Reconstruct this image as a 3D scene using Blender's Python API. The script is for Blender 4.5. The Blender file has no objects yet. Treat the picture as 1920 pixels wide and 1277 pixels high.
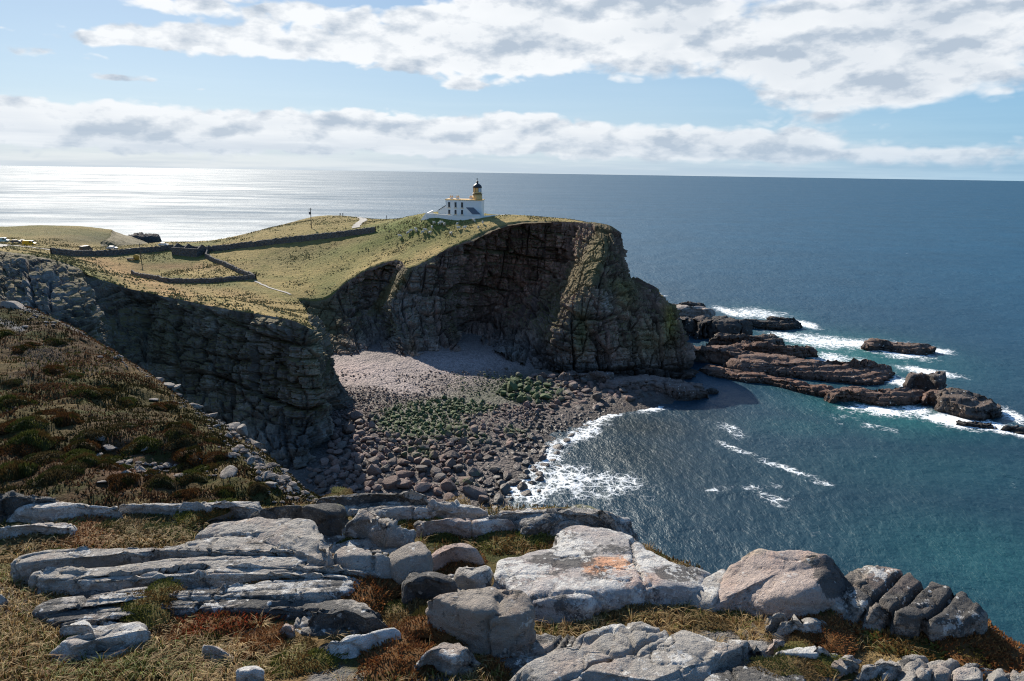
import bpy, math, random
import numpy as np
from mathutils import Vector

scene = bpy.context.scene
col = scene.collection
# ------------------------------------------------------------------ camera
CZ = 63.0
FPX, PW, PH = 1280.0, 1920.0, 1277.0
PITCH = math.atan(315.0 / 1280.0)
ROLL = math.atan(29.0 / 1920.0)
_fw = np.array([0, math.cos(PITCH), -math.sin(PITCH)])
_r0 = np.array([1.0, 0, 0]); _u0 = np.cross(_r0, _fw)
_R = _r0 * math.cos(ROLL) + _u0 * math.sin(ROLL)
_U = -_r0 * math.sin(ROLL) + _u0 * math.cos(ROLL)
CAM = np.array([0, 0, CZ])
cam_data = bpy.data.cameras.new('camera')
cam = bpy.data.objects.new('camera', cam_data); col.objects.link(cam)
cam_data.sensor_width = 36.0; cam_data.lens = 24.0
cam_data.clip_start = 0.1; cam_data.clip_end = 200000.0
from mathutils import Matrix
_m = Matrix(((_R[0], _U[0], -_fw[0], 0), (_R[1], _U[1], -_fw[1], 0), (_R[2], _U[2], -_fw[2], CZ), (0, 0, 0, 1)))
cam.matrix_world = _m
scene.camera = cam
scene.view_settings.view_transform = 'Standard'
scene.view_settings.look = 'None'
scene.view_settings.exposure = 0.74
scene.view_settings.gamma = 1.0
scene.render.engine = 'CYCLES'
scene.cycles.max_bounces = 5
scene.cycles.diffuse_bounces = 3
scene.cycles.use_denoising = True
scene.cycles.denoising_prefilter = 'NONE'
scene.cycles.filter_width = 1.15
scene.cycles.use_adaptive_sampling = True
scene.cycles.adaptive_threshold = 0.015

def ray(px, py):
    return _fw + _R * (px - PW / 2) / FPX - _U * (py - PH / 2) / FPX
def aty(px, py, y):
    d = ray(px, py); return CAM + d * (y / d[1])
def atz(px, py, z):
    d = ray(px, py); return CAM + d * ((z - CZ) / d[2])
def azel(px, py):
    d = ray(px, py); return math.degrees(math.atan2(d[0], d[1])), math.degrees(math.atan2(d[2], math.hypot(d[0], d[1])))

# ------------------------------------------------------------------ node helper
class NT:
    def __init__(self, tree):
        self.t = tree; self.n = tree.nodes; self.l = tree.links
    def link(self, a, sock):
        if isinstance(a, bpy.types.NodeSocket): self.l.new(a, sock)
        elif a is not None:
            if isinstance(a, (tuple, list)) and sock.type == 'RGBA' and len(a) == 3: a = (*a, 1.0)
            sock.default_value = a
    def math(self, op, a, b=None, c=None, clamp=False):
        n = self.n.new('ShaderNodeMath'); n.operation = op; n.use_clamp = clamp
        self.link(a, n.inputs[0])
        if b is not None: self.link(b, n.inputs[1])
        if c is not None: self.link(c, n.inputs[2])
        return n.outputs[0]
    def vmath(self, op, a, b=None, out=0):
        n = self.n.new('ShaderNodeVectorMath'); n.operation = op
        self.link(a, n.inputs[0])
        if b is not None:
            if op == 'SCALE': self.link(b, n.inputs[3])
            else: self.link(b, n.inputs[1])
        return n.outputs[out]
    def mix(self, f, a, b, typ='MIX'):
        n = self.n.new('ShaderNodeMix'); n.data_type = 'RGBA'; n.blend_type = typ; n.clamp_factor = True
        self.link(f, n.inputs[0]); self.link(a, n.inputs[6]); self.link(b, n.inputs[7])
        return n.outputs[2]
    def noise(self, vec, scale, detail=4, rough=0.55, dist=0.0, color=False):
        n = self.n.new('ShaderNodeTexNoise'); n.noise_dimensions = '3D'
        if vec is not None: self.l.new(vec, n.inputs['Vector'])
        n.inputs['Scale'].default_value = scale; n.inputs['Detail'].default_value = detail
        n.inputs['Roughness'].default_value = rough; n.inputs['Distortion'].default_value = dist
        return n.outputs['Color' if color else 'Fac']
    def voronoi(self, vec, scale, feature='F1', out='Distance', rand=1.0):
        n = self.n.new('ShaderNodeTexVoronoi'); n.feature = feature
        if vec is not None: self.l.new(vec, n.inputs['Vector'])
        n.inputs['Scale'].default_value = scale; n.inputs['Randomness'].default_value = rand
        return n.outputs[out]
    def smooth(self, x, a, b):
        n = self.n.new('ShaderNodeMapRange'); n.interpolation_type = 'SMOOTHSTEP'
        self.link(x, n.inputs[0]); n.inputs[1].default_value = a; n.inputs[2].default_value = b
        n.inputs[3].default_value = 0.0; n.inputs[4].default_value = 1.0
        return n.outputs[0]
    def attr(self, name, out='Fac'):
        n = self.n.new('ShaderNodeAttribute'); n.attribute_name = name; return n.outputs[out]
    def pos(self):
        if not hasattr(self, '_geo'): self._geo = self.n.new('ShaderNodeNewGeometry')
        return self._geo.outputs['Position']
    def normal(self):
        self.pos(); return self._geo.outputs['Normal']
    def sep(self, v):
        n = self.n.new('ShaderNodeSeparateXYZ'); self.l.new(v, n.inputs[0]); return n.outputs
    def comb(self, x, y, z):
        n = self.n.new('ShaderNodeCombineXYZ')
        self.link(x, n.inputs[0]); self.link(y, n.inputs[1]); self.link(z, n.inputs[2]); return n.outputs[0]
    def scalev(self, v, s):
        return self.vmath('MULTIPLY', v, s)
    def bump(self, h, dist=1.0, strength=1.0, normal=None):
        n = self.n.new('ShaderNodeBump'); n.inputs['Strength'].default_value = strength
        n.inputs['Distance'].default_value = dist; self.l.new(h, n.inputs['Height'])
        if normal is not None: self.l.new(normal, n.inputs['Normal'])
        return n.outputs[0]
    def ramp(self, f, stops):
        n = self.n.new('ShaderNodeValToRGB'); cr = n.color_ramp
        while len(cr.elements) < len(stops): cr.elements.new(0.5)
        for e, (p, c) in zip(cr.elements, stops): e.position = p; e.color = (*c, 1)
        self.link(f, n.inputs[0]); return n.outputs[0]

MATS = {}
def material(name):
    m = bpy.data.materials.new(name); m.use_nodes = True
    t = NT(m.node_tree)
    b = m.node_tree.nodes['Principled BSDF']
    MATS[name] = m
    return m, t, b

def plain(name, color, rough=0.8, metal=0.0, var=0.15, scale=3.0):
    m, t, b = material(name)
    n = t.noise(t.pos(), scale, 5, 0.6)
    c = t.mix(n, tuple(x * (1 - var) for x in color), tuple(min(1, x * (1 + var)) for x in color))
    t.l.new(c, b.inputs['Base Color']); b.inputs['Roughness'].default_value = rough; b.inputs['Metallic'].default_value = metal
    return m

# ------------------------------------------------------------------ sky and sun
SUN_AZ, SUN_EL = math.radians(-29.0), math.radians(32.0)
sun_dir = np.array([math.sin(SUN_AZ) * math.cos(SUN_EL), math.cos(SUN_AZ) * math.cos(SUN_EL), math.sin(SUN_EL)])
sl = bpy.data.lights.new('sun', 'SUN'); sl.energy = 5.0; sl.angle = math.radians(0.53); sl.color = (1.0, 0.915, 0.79)
so = bpy.data.objects.new('sun', sl); col.objects.link(so)
so.rotation_euler = Vector((-sun_dir[0], -sun_dir[1], -sun_dir[2])).to_track_quat('-Z', 'Y').to_euler()
so.location = (0, 0, 300)

world = bpy.data.worlds.new('World'); scene.world = world; world.use_nodes = True
wt = NT(world.node_tree)
bg = world.node_tree.nodes['Background']
sky = world.node_tree.nodes.new('ShaderNodeTexSky'); sky.sky_type = 'NISHITA'; sky.sun_disc = False
sky.sun_elevation = SUN_EL; sky.sun_rotation = SUN_AZ
sky.altitude = 60; sky.air_density = 1.0; sky.dust_density = 0.6; sky.ozone_density = 1.5
tc = world.node_tree.nodes.new('ShaderNodeTexCoord')
D = tc.outputs['Generated']
dx, dy, dz = wt.sep(D)
DEG = 180 / math.pi
az = wt.math('MULTIPLY', wt.math('ARCTAN2', dx, dy), DEG)
el = wt.math('MULTIPLY', wt.math('ARCSINE', dz), DEG)
ae = wt.comb(az, el, 0.0)
# cloud masses: centre and half sizes as they hang over this coast (degrees), weight
BL = [(1330, 45, 380, 85, .58), (1540, 150, 150, 70, .45), (1780, 70, 300, 120, .62), (1010, 70, 260, 60, .5), (1690, 150, 150, 50, .35),
      (600, 92, 200, 27, .56), (390, 75, 180, 22, .5), (170, 68, 130, 15, .42), (830, 95, 150, 36, .46), (300, 4, 150, 22, .46), (560, 22, 140, 18, .38),
      (110, 102, 150, 10, .40), (230, 146, 200, 9, .46), (390, 169, 55, 5, .35), (860, 160, 105, 11, .34), (1080, 180, 60, 5, .2),
      (40, 222, 280, 36, .55), (420, 238, 320, 34, .5), (800, 238, 320, 34, .52), (1120, 256, 280, 30, .48), (1420, 268, 220, 26, .42), (1740, 288, 240, 22, .46), (200, 268, 320, 16, .34), (800, 276, 360, 15, .34), (1350, 290, 320, 14, .36),
      (950, 18, 260, 40, .30), (700, 40, 160, 26, .22), (1000, 120, 120, 24, .2), (1100, 180, 180, 22, -.35), (1280, 200, 120, 30, -.5), (1800, 228, 170, 28, -.6), (560, 160, 260, 24, -.5), (60, 30, 130, 34, -.25), (120, 165, 200, 10, -.3), (1500, 238, 100, 8, -.1), (700, 30, 60, 30, -.15)]
M = None
for (px, py, sx, sy, w) in BL:
    a, e = azel(px, py); k = DEG / FPX
    ca = math.cos(math.radians(a)) ** 2
    v = wt.vmath('MULTIPLY', wt.vmath('SUBTRACT', ae, (a, e, 0)), (1 / (sx * k * max(ca, .7)), 1 / (sy * k), 0))
    g = wt.math('MULTIPLY', wt.math('EXPONENT', wt.math('MULTIPLY', wt.vmath('DOT_PRODUCT', v, v, 1), -1.0)), w)
    M = g if M is None else wt.math('ADD', M, g)
def cnoise(off):
    p = wt.vmath('ADD', D, off)
    p = wt.vmath('MULTIPLY', p, (1.0, 1.0, 2.2))
    a = wt.noise(p, 7.0, 6, 0.58)
    v = wt.n.new('ShaderNodeTexVoronoi'); v.feature = 'F1'; wt.l.new(wt.vmath('ADD', p, wt.vmath('SCALE', wt.noise(p, 22.0, 1, .5, 0, True), .035)), v.inputs['Vector'])
    v.inputs['Scale'].default_value = 20.0; v.inputs['Detail'].default_value = 2.0; v.inputs['Roughness'].default_value = .55
    b = wt.math('SUBTRACT', .95, v.outputs['Distance'])
    return wt.math('ADD', wt.math('MULTIPLY', wt.math('SUBTRACT', a, .5), 1.35), wt.math('MULTIPLY', wt.math('SUBTRACT', b, .5), .55))
n0 = cnoise((0, 0, 0)); 
cov = wt.math('ADD', wt.math('ADD', n0, .47), wt.math('MULTIPLY', M, 1.45))
high = wt.smooth(el, 16, 40)
cov = wt.math('ADD', cov, wt.math('MULTIPLY', high, .06))
_mr = wt.n.new('ShaderNodeMapRange'); _mr.interpolation_type = 'SMOOTHSTEP'; wt.l.new(cov, _mr.inputs[0]); _mr.inputs[1].default_value = .56
wt.l.new(wt.math('ADD', .86, wt.math('MULTIPLY', wt.smooth(az, -5, 22), .26)), _mr.inputs[2]); dens = _mr.outputs[0]
thick = wt.smooth(cov, 0.75, 1.5)
def snoise(off):
    p = wt.vmath('MULTIPLY', wt.vmath('ADD', D, off), (1.0, 1.0, 2.2))
    return wt.noise(p, 13.0, 6, 0.55)
lit = wt.math('ADD', .84, wt.math('MULTIPLY', wt.math('SUBTRACT', snoise((0, 0, 0)), snoise((-.008, 0, .014))), 4.2), clamp=True)
wn0 = wt.noise(wt.vmath('MULTIPLY', D, (1, 1, 2)), 8.0, 2, .5, 0, True)
big = wt.noise(wt.vmath('MULTIPLY', D, (1, 1, 2.2)), 7.0, 3, .5)
grey = wt.math('MULTIPLY', wt.smooth(big, .30, .78), wt.math('MULTIPLY', thick, wt.smooth(az, -20, 20)))
under = wt.math('MULTIPLY', wt.smooth(wt.noise(wt.vmath('MULTIPLY', ae, (.06, .5, 0)), 1.0, 4, .55), .44, .62), wt.math('MULTIPLY', wt.smooth(el, 3.4, 1.8), .42))
for (px, py, sx, sy, w) in [(1520, 105, 150, 32, .62), (1660, 140, 130, 26, .55), (1250, 80, 120, 24, .40), (1850, 90, 120, 40, .35), (1560, 195, 60, 22, .45), (1440, 20, 160, 20, .3), (880, 55, 90, 18, .25), (200, 236, 130, 14, .4), (700, 268, 260, 10, .45), (1150, 272, 220, 10, .45), (1500, 285, 200, 10, .4), (430, 224, 120, 8, .3)]:
    a, e = azel(px, py); k = DEG / FPX
    v = wt.vmath('MULTIPLY', wt.vmath('SUBTRACT', wt.vmath('ADD', ae, wt.vmath('SCALE', wt.vmath('SUBTRACT', wn0, (.5, .5, .5)), 6.0)), (a, e, 0)), (1 / (1.35 * sx * k), 1 / (1.5 * sy * k), 0))
    grey = wt.math('MAXIMUM', grey, wt.math('MULTIPLY', wt.math('EXPONENT', wt.math('MULTIPLY', wt.vmath('DOT_PRODUCT', v, v, 1), -1.0)), w))
lit = wt.math('SUBTRACT', lit, wt.math('MAXIMUM', wt.math('MULTIPLY', grey, .58), under), clamp=True)
ccol = wt.mix(lit, (4.5, 5.3, 6.3), (8.9, 9.15, 9.4))
blue = wt.mix(wt.smooth(el, 0, 26), (4.0, 6.0, 7.9), (1.5, 3.0, 5.8))
base = wt.mix(.75, sky.outputs[0], blue)
base = wt.mix(wt.smooth(az, 6, 45), base, wt.mix(1.0, base, (.66, .86, .97), 'MULTIPLY'))
skyc = wt.mix(dens, base, ccol)
# pale damp air along the horizon, part of the sky
hz = wt.math('EXPONENT', wt.math('MULTIPLY', wt.math('MAXIMUM', el, 0.0), -0.42))
streak = wt.noise(wt.vmath('MULTIPLY', ae, (.05, .9, 0)), 1.0, 5, .6)
hcol = wt.mix(wt.smooth(streak, .4, .65), (4.9, 5.9, 7.0), (7.2, 7.8, 8.3))
hcol = wt.mix(wt.smooth(az, 5, 40), hcol, wt.mix(1.0, hcol, (.62, .80, .92), 'MULTIPLY'))
skyc = wt.mix(wt.math('MULTIPLY', hz, .68), skyc, hcol)
wt.l.new(skyc, bg.inputs['Color']); bg.inputs['Strength'].default_value = 0.0645
world.cycles.sampling_method = 'MANUAL'; world.cycles.sample_map_resolution = 512

# ------------------------------------------------------------------ numeric helpers
def _h(ix, iy, iz, seed):
    h = (ix.astype(np.int64) * 374761393 + iy.astype(np.int64) * 668265263 + iz.astype(np.int64) * 2147483647 + seed * 1274126177) & 0xFFFFFFFF
    h = ((h ^ (h >> 13)) * 1274126177) & 0xFFFFFFFF
    h = ((h ^ (h >> 16)) * 2246822519) & 0xFFFFFFFF
    h ^= h >> 15
    return (h & 0xFFFFFF) / float(0xFFFFFF)
def hash1(k, seed=0):
    k = np.asarray(k); return _h(k, k * 0 + 7, k * 0 + 3, seed)
def hash2(a, b, seed=0):
    return _h(np.asarray(a), np.asarray(b), np.asarray(a) * 0 + 11, seed)
def vnoise(P, seed=0):
    P = np.asarray(P, float); i = np.floor(P).astype(np.int64); f = P - i
    f = f * f * f * (f * (f * 6 - 15) + 10)
    r = 0
    for a in (0, 1):
        wa = f[..., 0] if a else 1 - f[..., 0]
        for b in (0, 1):
            wb = f[..., 1] if b else 1 - f[..., 1]
            for c in (0, 1):
                wc = f[..., 2] if c else 1 - f[..., 2]
                r = r + wa * wb * wc * _h(i[..., 0] + a, i[..., 1] + b, i[..., 2] + c, seed)
    return r * 2 - 1
def fbm(P, scale, octv=4, rough=0.5, seed=0):
    s = 0; a = 1.0; n = 0; f = scale
    for o in range(octv):
        s = s + a * vnoise(np.asarray(P) * f + o * 17.3, seed + o); n += a; a *= rough; f *= 2.03
    return s / n
def ridged(P, scale, octv=3, seed=0):
    s = 0; a = 1.0; n = 0; f = scale
    for o in range(octv):
        s = s + a * (1 - np.abs(vnoise(np.asarray(P) * f + o * 9.1, seed + o))); n += a; a *= .5; f *= 2.1
    return s / n
def sst(x, a, b):
    t = np.clip((x - a) / (b - a), 0, 1); return t * t * (3 - 2 * t)
def cellular(P, seed=0):
    """F1, F2-F1 and the id of the nearest cell."""
    P = np.asarray(P, float); i = np.floor(P).astype(np.int64)
    d1 = np.full(P.shape[:-1], 9.); d2 = np.full(P.shape[:-1], 9.); idn = np.zeros(P.shape[:-1])
    for a in (-1, 0, 1):
        for b in (-1, 0, 1):
            for c in (-1, 0, 1):
                q = i + np.array([a, b, c])
                fx = q[..., 0] + _h(q[..., 0], q[..., 1], q[..., 2], seed + 1) - P[..., 0]
                fy = q[..., 1] + _h(q[..., 0], q[..., 1], q[..., 2], seed + 2) - P[..., 1]
                fz = q[..., 2] + _h(q[..., 0], q[..., 1], q[..., 2], seed + 3) - P[..., 2]
                d = np.sqrt(fx * fx + fy * fy + fz * fz)
                m = d < d1
                d2 = np.where(m, d1, np.minimum(d2, d)); idn = np.where(m, _h(q[..., 0], q[..., 1], q[..., 2], seed + 4), idn); d1 = np.where(m, d, d1)
    return d1, d2 - d1, idn
def catmull(P, ts, t):
    P = np.asarray(P, float); ts = np.asarray(ts, float); n = len(ts)
    T = np.zeros_like(P); sh = (-1,) + (1,) * (P.ndim - 1)
    d = (P[1:] - P[:-1]) / (ts[1:] - ts[:-1]).reshape(sh)
    T[0] = d[0]; T[-1] = d[-1]
    w = ((ts[1:-1] - ts[:-2]) / (ts[2:] - ts[:-2])).reshape(sh)
    T[1:-1] = d[:-1] * (1 - w) + d[1:] * w
    k = np.clip(np.searchsorted(ts, t, side='right') - 1, 0, n - 2)
    h = (ts[k + 1] - ts[k]); u = (t - ts[k]) / h
    u = u.reshape(sh); h = h.reshape(sh)
    return ((2 * u**3 - 3 * u**2 + 1) * P[k] + (u**3 - 2 * u**2 + u) * h * T[k] + (-2 * u**3 + 3 * u**2) * P[k + 1] + (u**3 - u**2) * h * T[k + 1])
class TPS:
    def __init__(self, pts, smooth=0.0):
        p = np.asarray(pts, float); self.c = p[:, :2]; n = len(p)
        self.s = 50.0
        X = self.c / self.s
        K = self._k(X[:, None] - X[None]) + smooth * np.eye(n)
        A = np.zeros((n + 3, n + 3)); A[:n, :n] = K; A[:n, n] = 1; A[:n, n + 1:] = X; A[n, :n] = 1; A[n + 1:, :n] = X.T
        b = np.zeros(n + 3); b[:n] = p[:, 2]
        self.w = np.linalg.solve(A, b); self.X = X
    @staticmethod
    def _k(d):
        r2 = (d * d).sum(-1); return 0.5 * r2 * np.log(r2 + 1e-9)
    def __call__(self, x, y):
        x = np.asarray(x, float); sh = x.shape
        Q = np.stack([x.ravel(), np.asarray(y, float).ravel()], -1) / self.s
        out = np.zeros(len(Q)); n = len(self.X)
        for i in range(0, len(Q), 20000):
            q = Q[i:i + 20000]
            out[i:i + 20000] = self._k(q[:, None] - self.X[None]) @ self.w[:n] + self.w[n] + q @ self.w[n + 1:]
        return out.reshape(sh)
def seg_dist(x, y, poly, closed=True):
    """distance to a polyline and nearest point, in plan."""
    p = np.asarray(poly, float)[:, :2]; q = np.roll(p, -1, 0)
    if not closed: p, q = p[:-1], q[:-1]
    P = np.stack([x, y], -1); best = np.full(len(P), 1e18); near = np.zeros_like(P)
    for a in range(0, len(P), 4000):
        s = P[a:a + 4000, None]; d = (q - p)[None]; t = np.clip(((s - p) * d).sum(-1) / np.maximum((d * d).sum(-1), 1e-12), 0, 1)
        c = p + d * t[..., None]; dd = ((s - c) ** 2).sum(-1); k = dd.argmin(1); r = np.arange(len(k))
        best[a:a + 4000] = dd[r, k]; near[a:a + 4000] = c[r, k]
    return np.sqrt(best), near
def inside(x, y, poly):
    p = np.asarray(poly, float); r = np.zeros(len(x), bool); n = len(p)
    for i in range(n):
        x1, y1 = p[i][:2]; x2, y2 = p[(i + 1) % n][:2]
        if y1 == y2: continue
        c = (y1 > y) != (y2 > y)
        r ^= c & (x < (x2 - x1) * (y - y1) / (y2 - y1) + x1)
    return r

def link_mesh(name, V, Fc, mat=None, parent=None, smooth=True, attrs=None, mats=None, fmat=None):
    V = np.asarray(V, np.float32).reshape(-1, 3)
    me = bpy.data.meshes.new(name)
    if isinstance(Fc, np.ndarray):
        k = Fc.shape[1]; nf = len(Fc)
        me.vertices.add(len(V)); me.vertices.foreach_set('co', V.ravel())
        me.loops.add(nf * k); me.loops.foreach_set('vertex_index', Fc.astype(np.int32).ravel())
        me.polygons.add(nf); me.polygons.foreach_set('loop_start', np.arange(0, nf * k, k, dtype=np.int32))
        try: me.polygons.foreach_set('loop_total', np.full(nf, k, np.int32))
        except Exception: pass
    else:
        me.from_pydata(V.tolist(), [], Fc); nf = len(Fc)
    if fmat is not None: me.polygons.foreach_set('material_index', np.asarray(fmat, np.int32))
    me.polygons.foreach_set('use_smooth', np.full(nf, bool(smooth)))
    for an, av in (attrs or {}).items():
        av = np.asarray(av, np.float32)
        if av.ndim == 1:
            at = me.attributes.new(an, 'FLOAT', 'POINT'); at.data.foreach_set('value', av)
        else:
            at = me.attributes.new(an, 'FLOAT_COLOR', 'POINT')
            at.data.foreach_set('color', np.concatenate([av, np.ones((len(av), 1), np.float32)], 1).ravel())
    me.update(calc_edges=True); me.validate()
    for m in (mats or ([mat] if mat else [])): me.materials.append(MATS[m] if isinstance(m, str) else m)
    o = bpy.data.objects.new(name, me); col.objects.link(o)
    if parent is not None: o.parent = parent
    return o
def tag(o, label=None, cat=None, group=None, kind=None):
    if label: o['label'] = label
    if cat: o['category'] = cat
    if group: o['group'] = group
    if kind or cat: o['kind'] = kind or 'thing'
    return o
def empty(name, loc, rz=0.0):
    e = bpy.data.objects.new(name, None); col.objects.link(e); e.location = Vector([float(v) for v in loc]); e.rotation_euler = (0, 0, rz)
    e.empty_display_size = 0.2
    return e
def copy_tree(o, parent=None):
    c = o.copy(); col.objects.link(c); c.parent = parent
    for ch in list(o.children): copy_tree(ch, c)
    return c
def grid_faces(nu, nv, mask=None):
    i = np.arange(nu * nv).reshape(nu, nv)
    f = np.stack([i[:-1, :-1], i[1:, :-1], i[1:, 1:], i[:-1, 1:]], -1).reshape(-1, 4)
    return f if mask is None else f[mask.reshape(-1)]
def compact(V, Fc, *att):
    used = np.zeros(len(V), bool); used[Fc.ravel()] = True
    ix = np.cumsum(used) - 1
    return (V[used], ix[Fc]) + tuple(a[used] for a in att)
def grid_normals(V):
    du = np.gradient(V, axis=0); dv = np.gradient(V, axis=1)
    n = np.cross(du, dv); n /= np.maximum(np.linalg.norm(n, axis=-1, keepdims=True), 1e-9); return n
class MB:
    """collects boxes, prisms and lathes into one mesh."""
    def __init__(s): s.v = []; s.f = []
    def add(s, V, Fc):
        b = len(s.v); s.v += [tuple(map(float, q)) for q in V]; s.f += [tuple(b + i for i in f) for f in Fc]; return s
    def box(s, x0, x1, y0, y1, z0, z1):
        return s.add([(x0, y0, z0), (x1, y0, z0), (x1, y1, z0), (x0, y1, z0), (x0, y0, z1), (x1, y0, z1), (x1, y1, z1), (x0, y1, z1)],
                     [(0, 3, 2, 1), (4, 5, 6, 7), (0, 1, 5, 4), (1, 2, 6, 5), (2, 3, 7, 6), (3, 0, 4, 7)])
    def prism(s, pts, d):
        """closed polygon pts (3-D) swept by vector d."""
        n = len(pts); P = [np.array(p, float) for p in pts]; Q = [p + np.array(d, float) for p in P]
        return s.add(P + Q, [tuple(range(n))[::-1], tuple(range(n, 2 * n))] + [(i, (i + 1) % n, n + (i + 1) % n, n + i) for i in range(n)])
    def lathe(s, prof, seg=20, c=(0, 0, 0), cap=True):
        V = []; 
        for r, z in prof:
            for k in range(seg):
                a = 2 * math.pi * k / seg; V.append((c[0] + r * math.cos(a), c[1] + r * math.sin(a), c[2] + z))
        Fc = []
        for i in range(len(prof) - 1):
            for k in range(seg): Fc.append((i * seg + k, i * seg + (k + 1) % seg, (i + 1) * seg + (k + 1) % seg, (i + 1) * seg + k))
        if cap: Fc += [tuple(range(seg))[::-1], tuple((len(prof) - 1) * seg + k for k in range(seg))]
        return s.add(V, Fc)
    def tube(s, a, b, r0, r1=None, seg=6):
        r1 = r0 if r1 is None else r1
        a = np.array(a, float); b = np.array(b, float); d = b - a; d /= np.linalg.norm(d)
        u = np.cross(d, [0, 0, 1.0] if abs(d[2]) < .9 else [1.0, 0, 0]); u /= np.linalg.norm(u); w = np.cross(d, u)
        V = [p + (u * math.cos(2 * math.pi * k / seg) + w * math.sin(2 * math.pi * k / seg)) * r for p, r in ((a, r0), (b, r1)) for k in range(seg)]
        return s.add(V, [(k, (k + 1) % seg, seg + (k + 1) % seg, seg + k) for k in range(seg)] + [tuple(range(seg))[::-1], tuple(range(seg, 2 * seg))])
    def build(s, name, mat, parent=None, smooth=False):
        o = link_mesh(name, s.v, s.f, mat, parent, smooth); return o
def pixof(V):
    d = np.asarray(V, float) - CAM; k = np.maximum(d @ _fw, 1e-3)
    return PW / 2 + FPX * (d @ _R) / k, PH / 2 - FPX * (d @ _U) / k
def paint(tint, X, Y, spots):
    """spots of another surface colour: centre, half sizes, angle, colour, strength (all in the surface's own coordinates)."""
    for (cx, cy, sx, sy, ang, c, w) in spots:
        a = math.radians(ang); u = (X - cx) * math.cos(a) + (Y - cy) * math.sin(a); v = -(X - cx) * math.sin(a) + (Y - cy) * math.cos(a)
        g = (w * np.exp(-(u / sx) ** 2 - (v / sy) ** 2))[:, None]
        tint[:] = tint * (1 - g) + np.array(c) * g
    return tint

# ------------------------------------------------------------------ materials of the setting
def mat_sea():
    m, t, b = material('sea_water')
    p = t.pos()
    q = t.vmath('MULTIPLY', p, (1.0, 0.62, 1.0))
    w1 = t.noise(q, 0.085, 2, .5); w2 = t.noise(q, 0.42, 5, .62); w3 = t.noise(q, 1.6, 4, .6)
    h = t.math('ADD', t.math('MULTIPLY', w1, 1.3), t.math('ADD', t.math('MULTIPLY', w2, .80), t.math('MULTIPLY', w3, .14)))
    wind = t.noise(p, .006, 4, .55)
    h = t.math('MULTIPLY', h, t.math('ADD', .65, t.math('MULTIPLY', wind, .7)))
    foam = t.attr('foam')
    warp = t.vmath('ADD', p, t.vmath('SCALE', t.noise(p, .35, 3, .6, 0, True), 2.6))
    e1 = t.voronoi(warp, .42, 'DISTANCE_TO_EDGE'); e2 = t.voronoi(warp, 1.1, 'DISTANCE_TO_EDGE')
    lace = t.math('MAXIMUM', t.math('SUBTRACT', 1.0, t.math('MULTIPLY', e1, 4.2)), t.math('SUBTRACT', .85, t.math('MULTIPLY', e2, 3.4)))
    fn = t.noise(p, .22, 6, .68)
    f = t.math('ADD', foam, t.math('MULTIPLY', t.math('SUBTRACT', fn, .5), 1.3))
    f = t.math('ADD', f, t.math('MULTIPLY', t.math('SUBTRACT', lace, .55), .55))
    f = t.math('MULTIPLY', t.smooth(f, .42, .86), t.smooth(foam, 0.02, .2))
    caps = t.math('MULTIPLY', t.smooth(t.noise(t.vmath('MULTIPLY', p, (1, .45, 1)), .11, 7, .72), .685, .74), .5)
    f = t.math('MAXIMUM', f, caps)
    murk = t.attr('shallow')
    deep = t.mix(t.smooth(t.attr('chop'), .32, .75), (.0048, .0210, .0320), (.0120, .0690, .1260))
    deep = t.mix(t.noise(p, .02, 3, .5), t.mix(1.0, deep, (.8, .8, .8), 'MULTIPLY'), t.mix(1.0, deep, (1.2, 1.2, 1.2), 'MULTIPLY'))
    base = t.mix(murk, deep, (.016, .105, .105))
    base = t.mix(t.attr('weed'), base, (.008, .016, .018))
    colr = t.mix(f, base, (.80, .83, .84))
    t.l.new(colr, b.inputs['Base Color'])
    gust = t.noise(t.vmath('MULTIPLY', p, (.25, 1.0, 1.0)), .012, 9, .75)
    r = t.math('ADD', t.math('MULTIPLY', t.attr('chop'), t.math('ADD', .55, t.math('MULTIPLY', gust, .9))), t.math('MULTIPLY', f, .4)); t.l.new(r, b.inputs['Roughness'])
    b.inputs['IOR'].default_value = 1.333; b.inputs['Specular Tint'].default_value = (.76, .90, 1.0, 1)
    t.l.new(t.bump(h, 1.0, 1.0), b.inputs['Normal'])
mat_sea()

def mat_grass():
    m, t, b = material('turf')
    p = t.pos(); tint = t.attr('tint', 'Color')
    n1 = t.noise(p, .22, 6, .65); n2 = t.noise(p, 1.3, 5, .7)
    k = t.math('ADD', .12, t.math('ADD', t.math('MULTIPLY', n1, .75), t.math('MULTIPLY', n2, 1.1)))
    c = t.mix(1.0, tint, t.comb(k, k, k), 'MULTIPLY')
    c = t.mix(t.smooth(t.noise(t.vmath('MULTIPLY', p, (1, .6, 1)), .11, 6, .7), .52, .68), c, t.mix(1.0, c, (.62, .72, .55), 'MULTIPLY'))
    c = t.mix(t.smooth(t.noise(p, .45, 7, .8), .60, .72), c, (.075, .056, .024))
    t.l.new(c, b.inputs['Base Color']); b.inputs['Roughness'].default_value = .95
    b.inputs['Specular IOR Level'].default_value = .15
    h = t.math('ADD', t.noise(p, .7, 6, .7), t.math('MULTIPLY', t.noise(p, 4, 4, .6), .25))
    t.l.new(t.bump(h, 1.3, 1.0), b.inputs['Normal'])
mat_grass()

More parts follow.
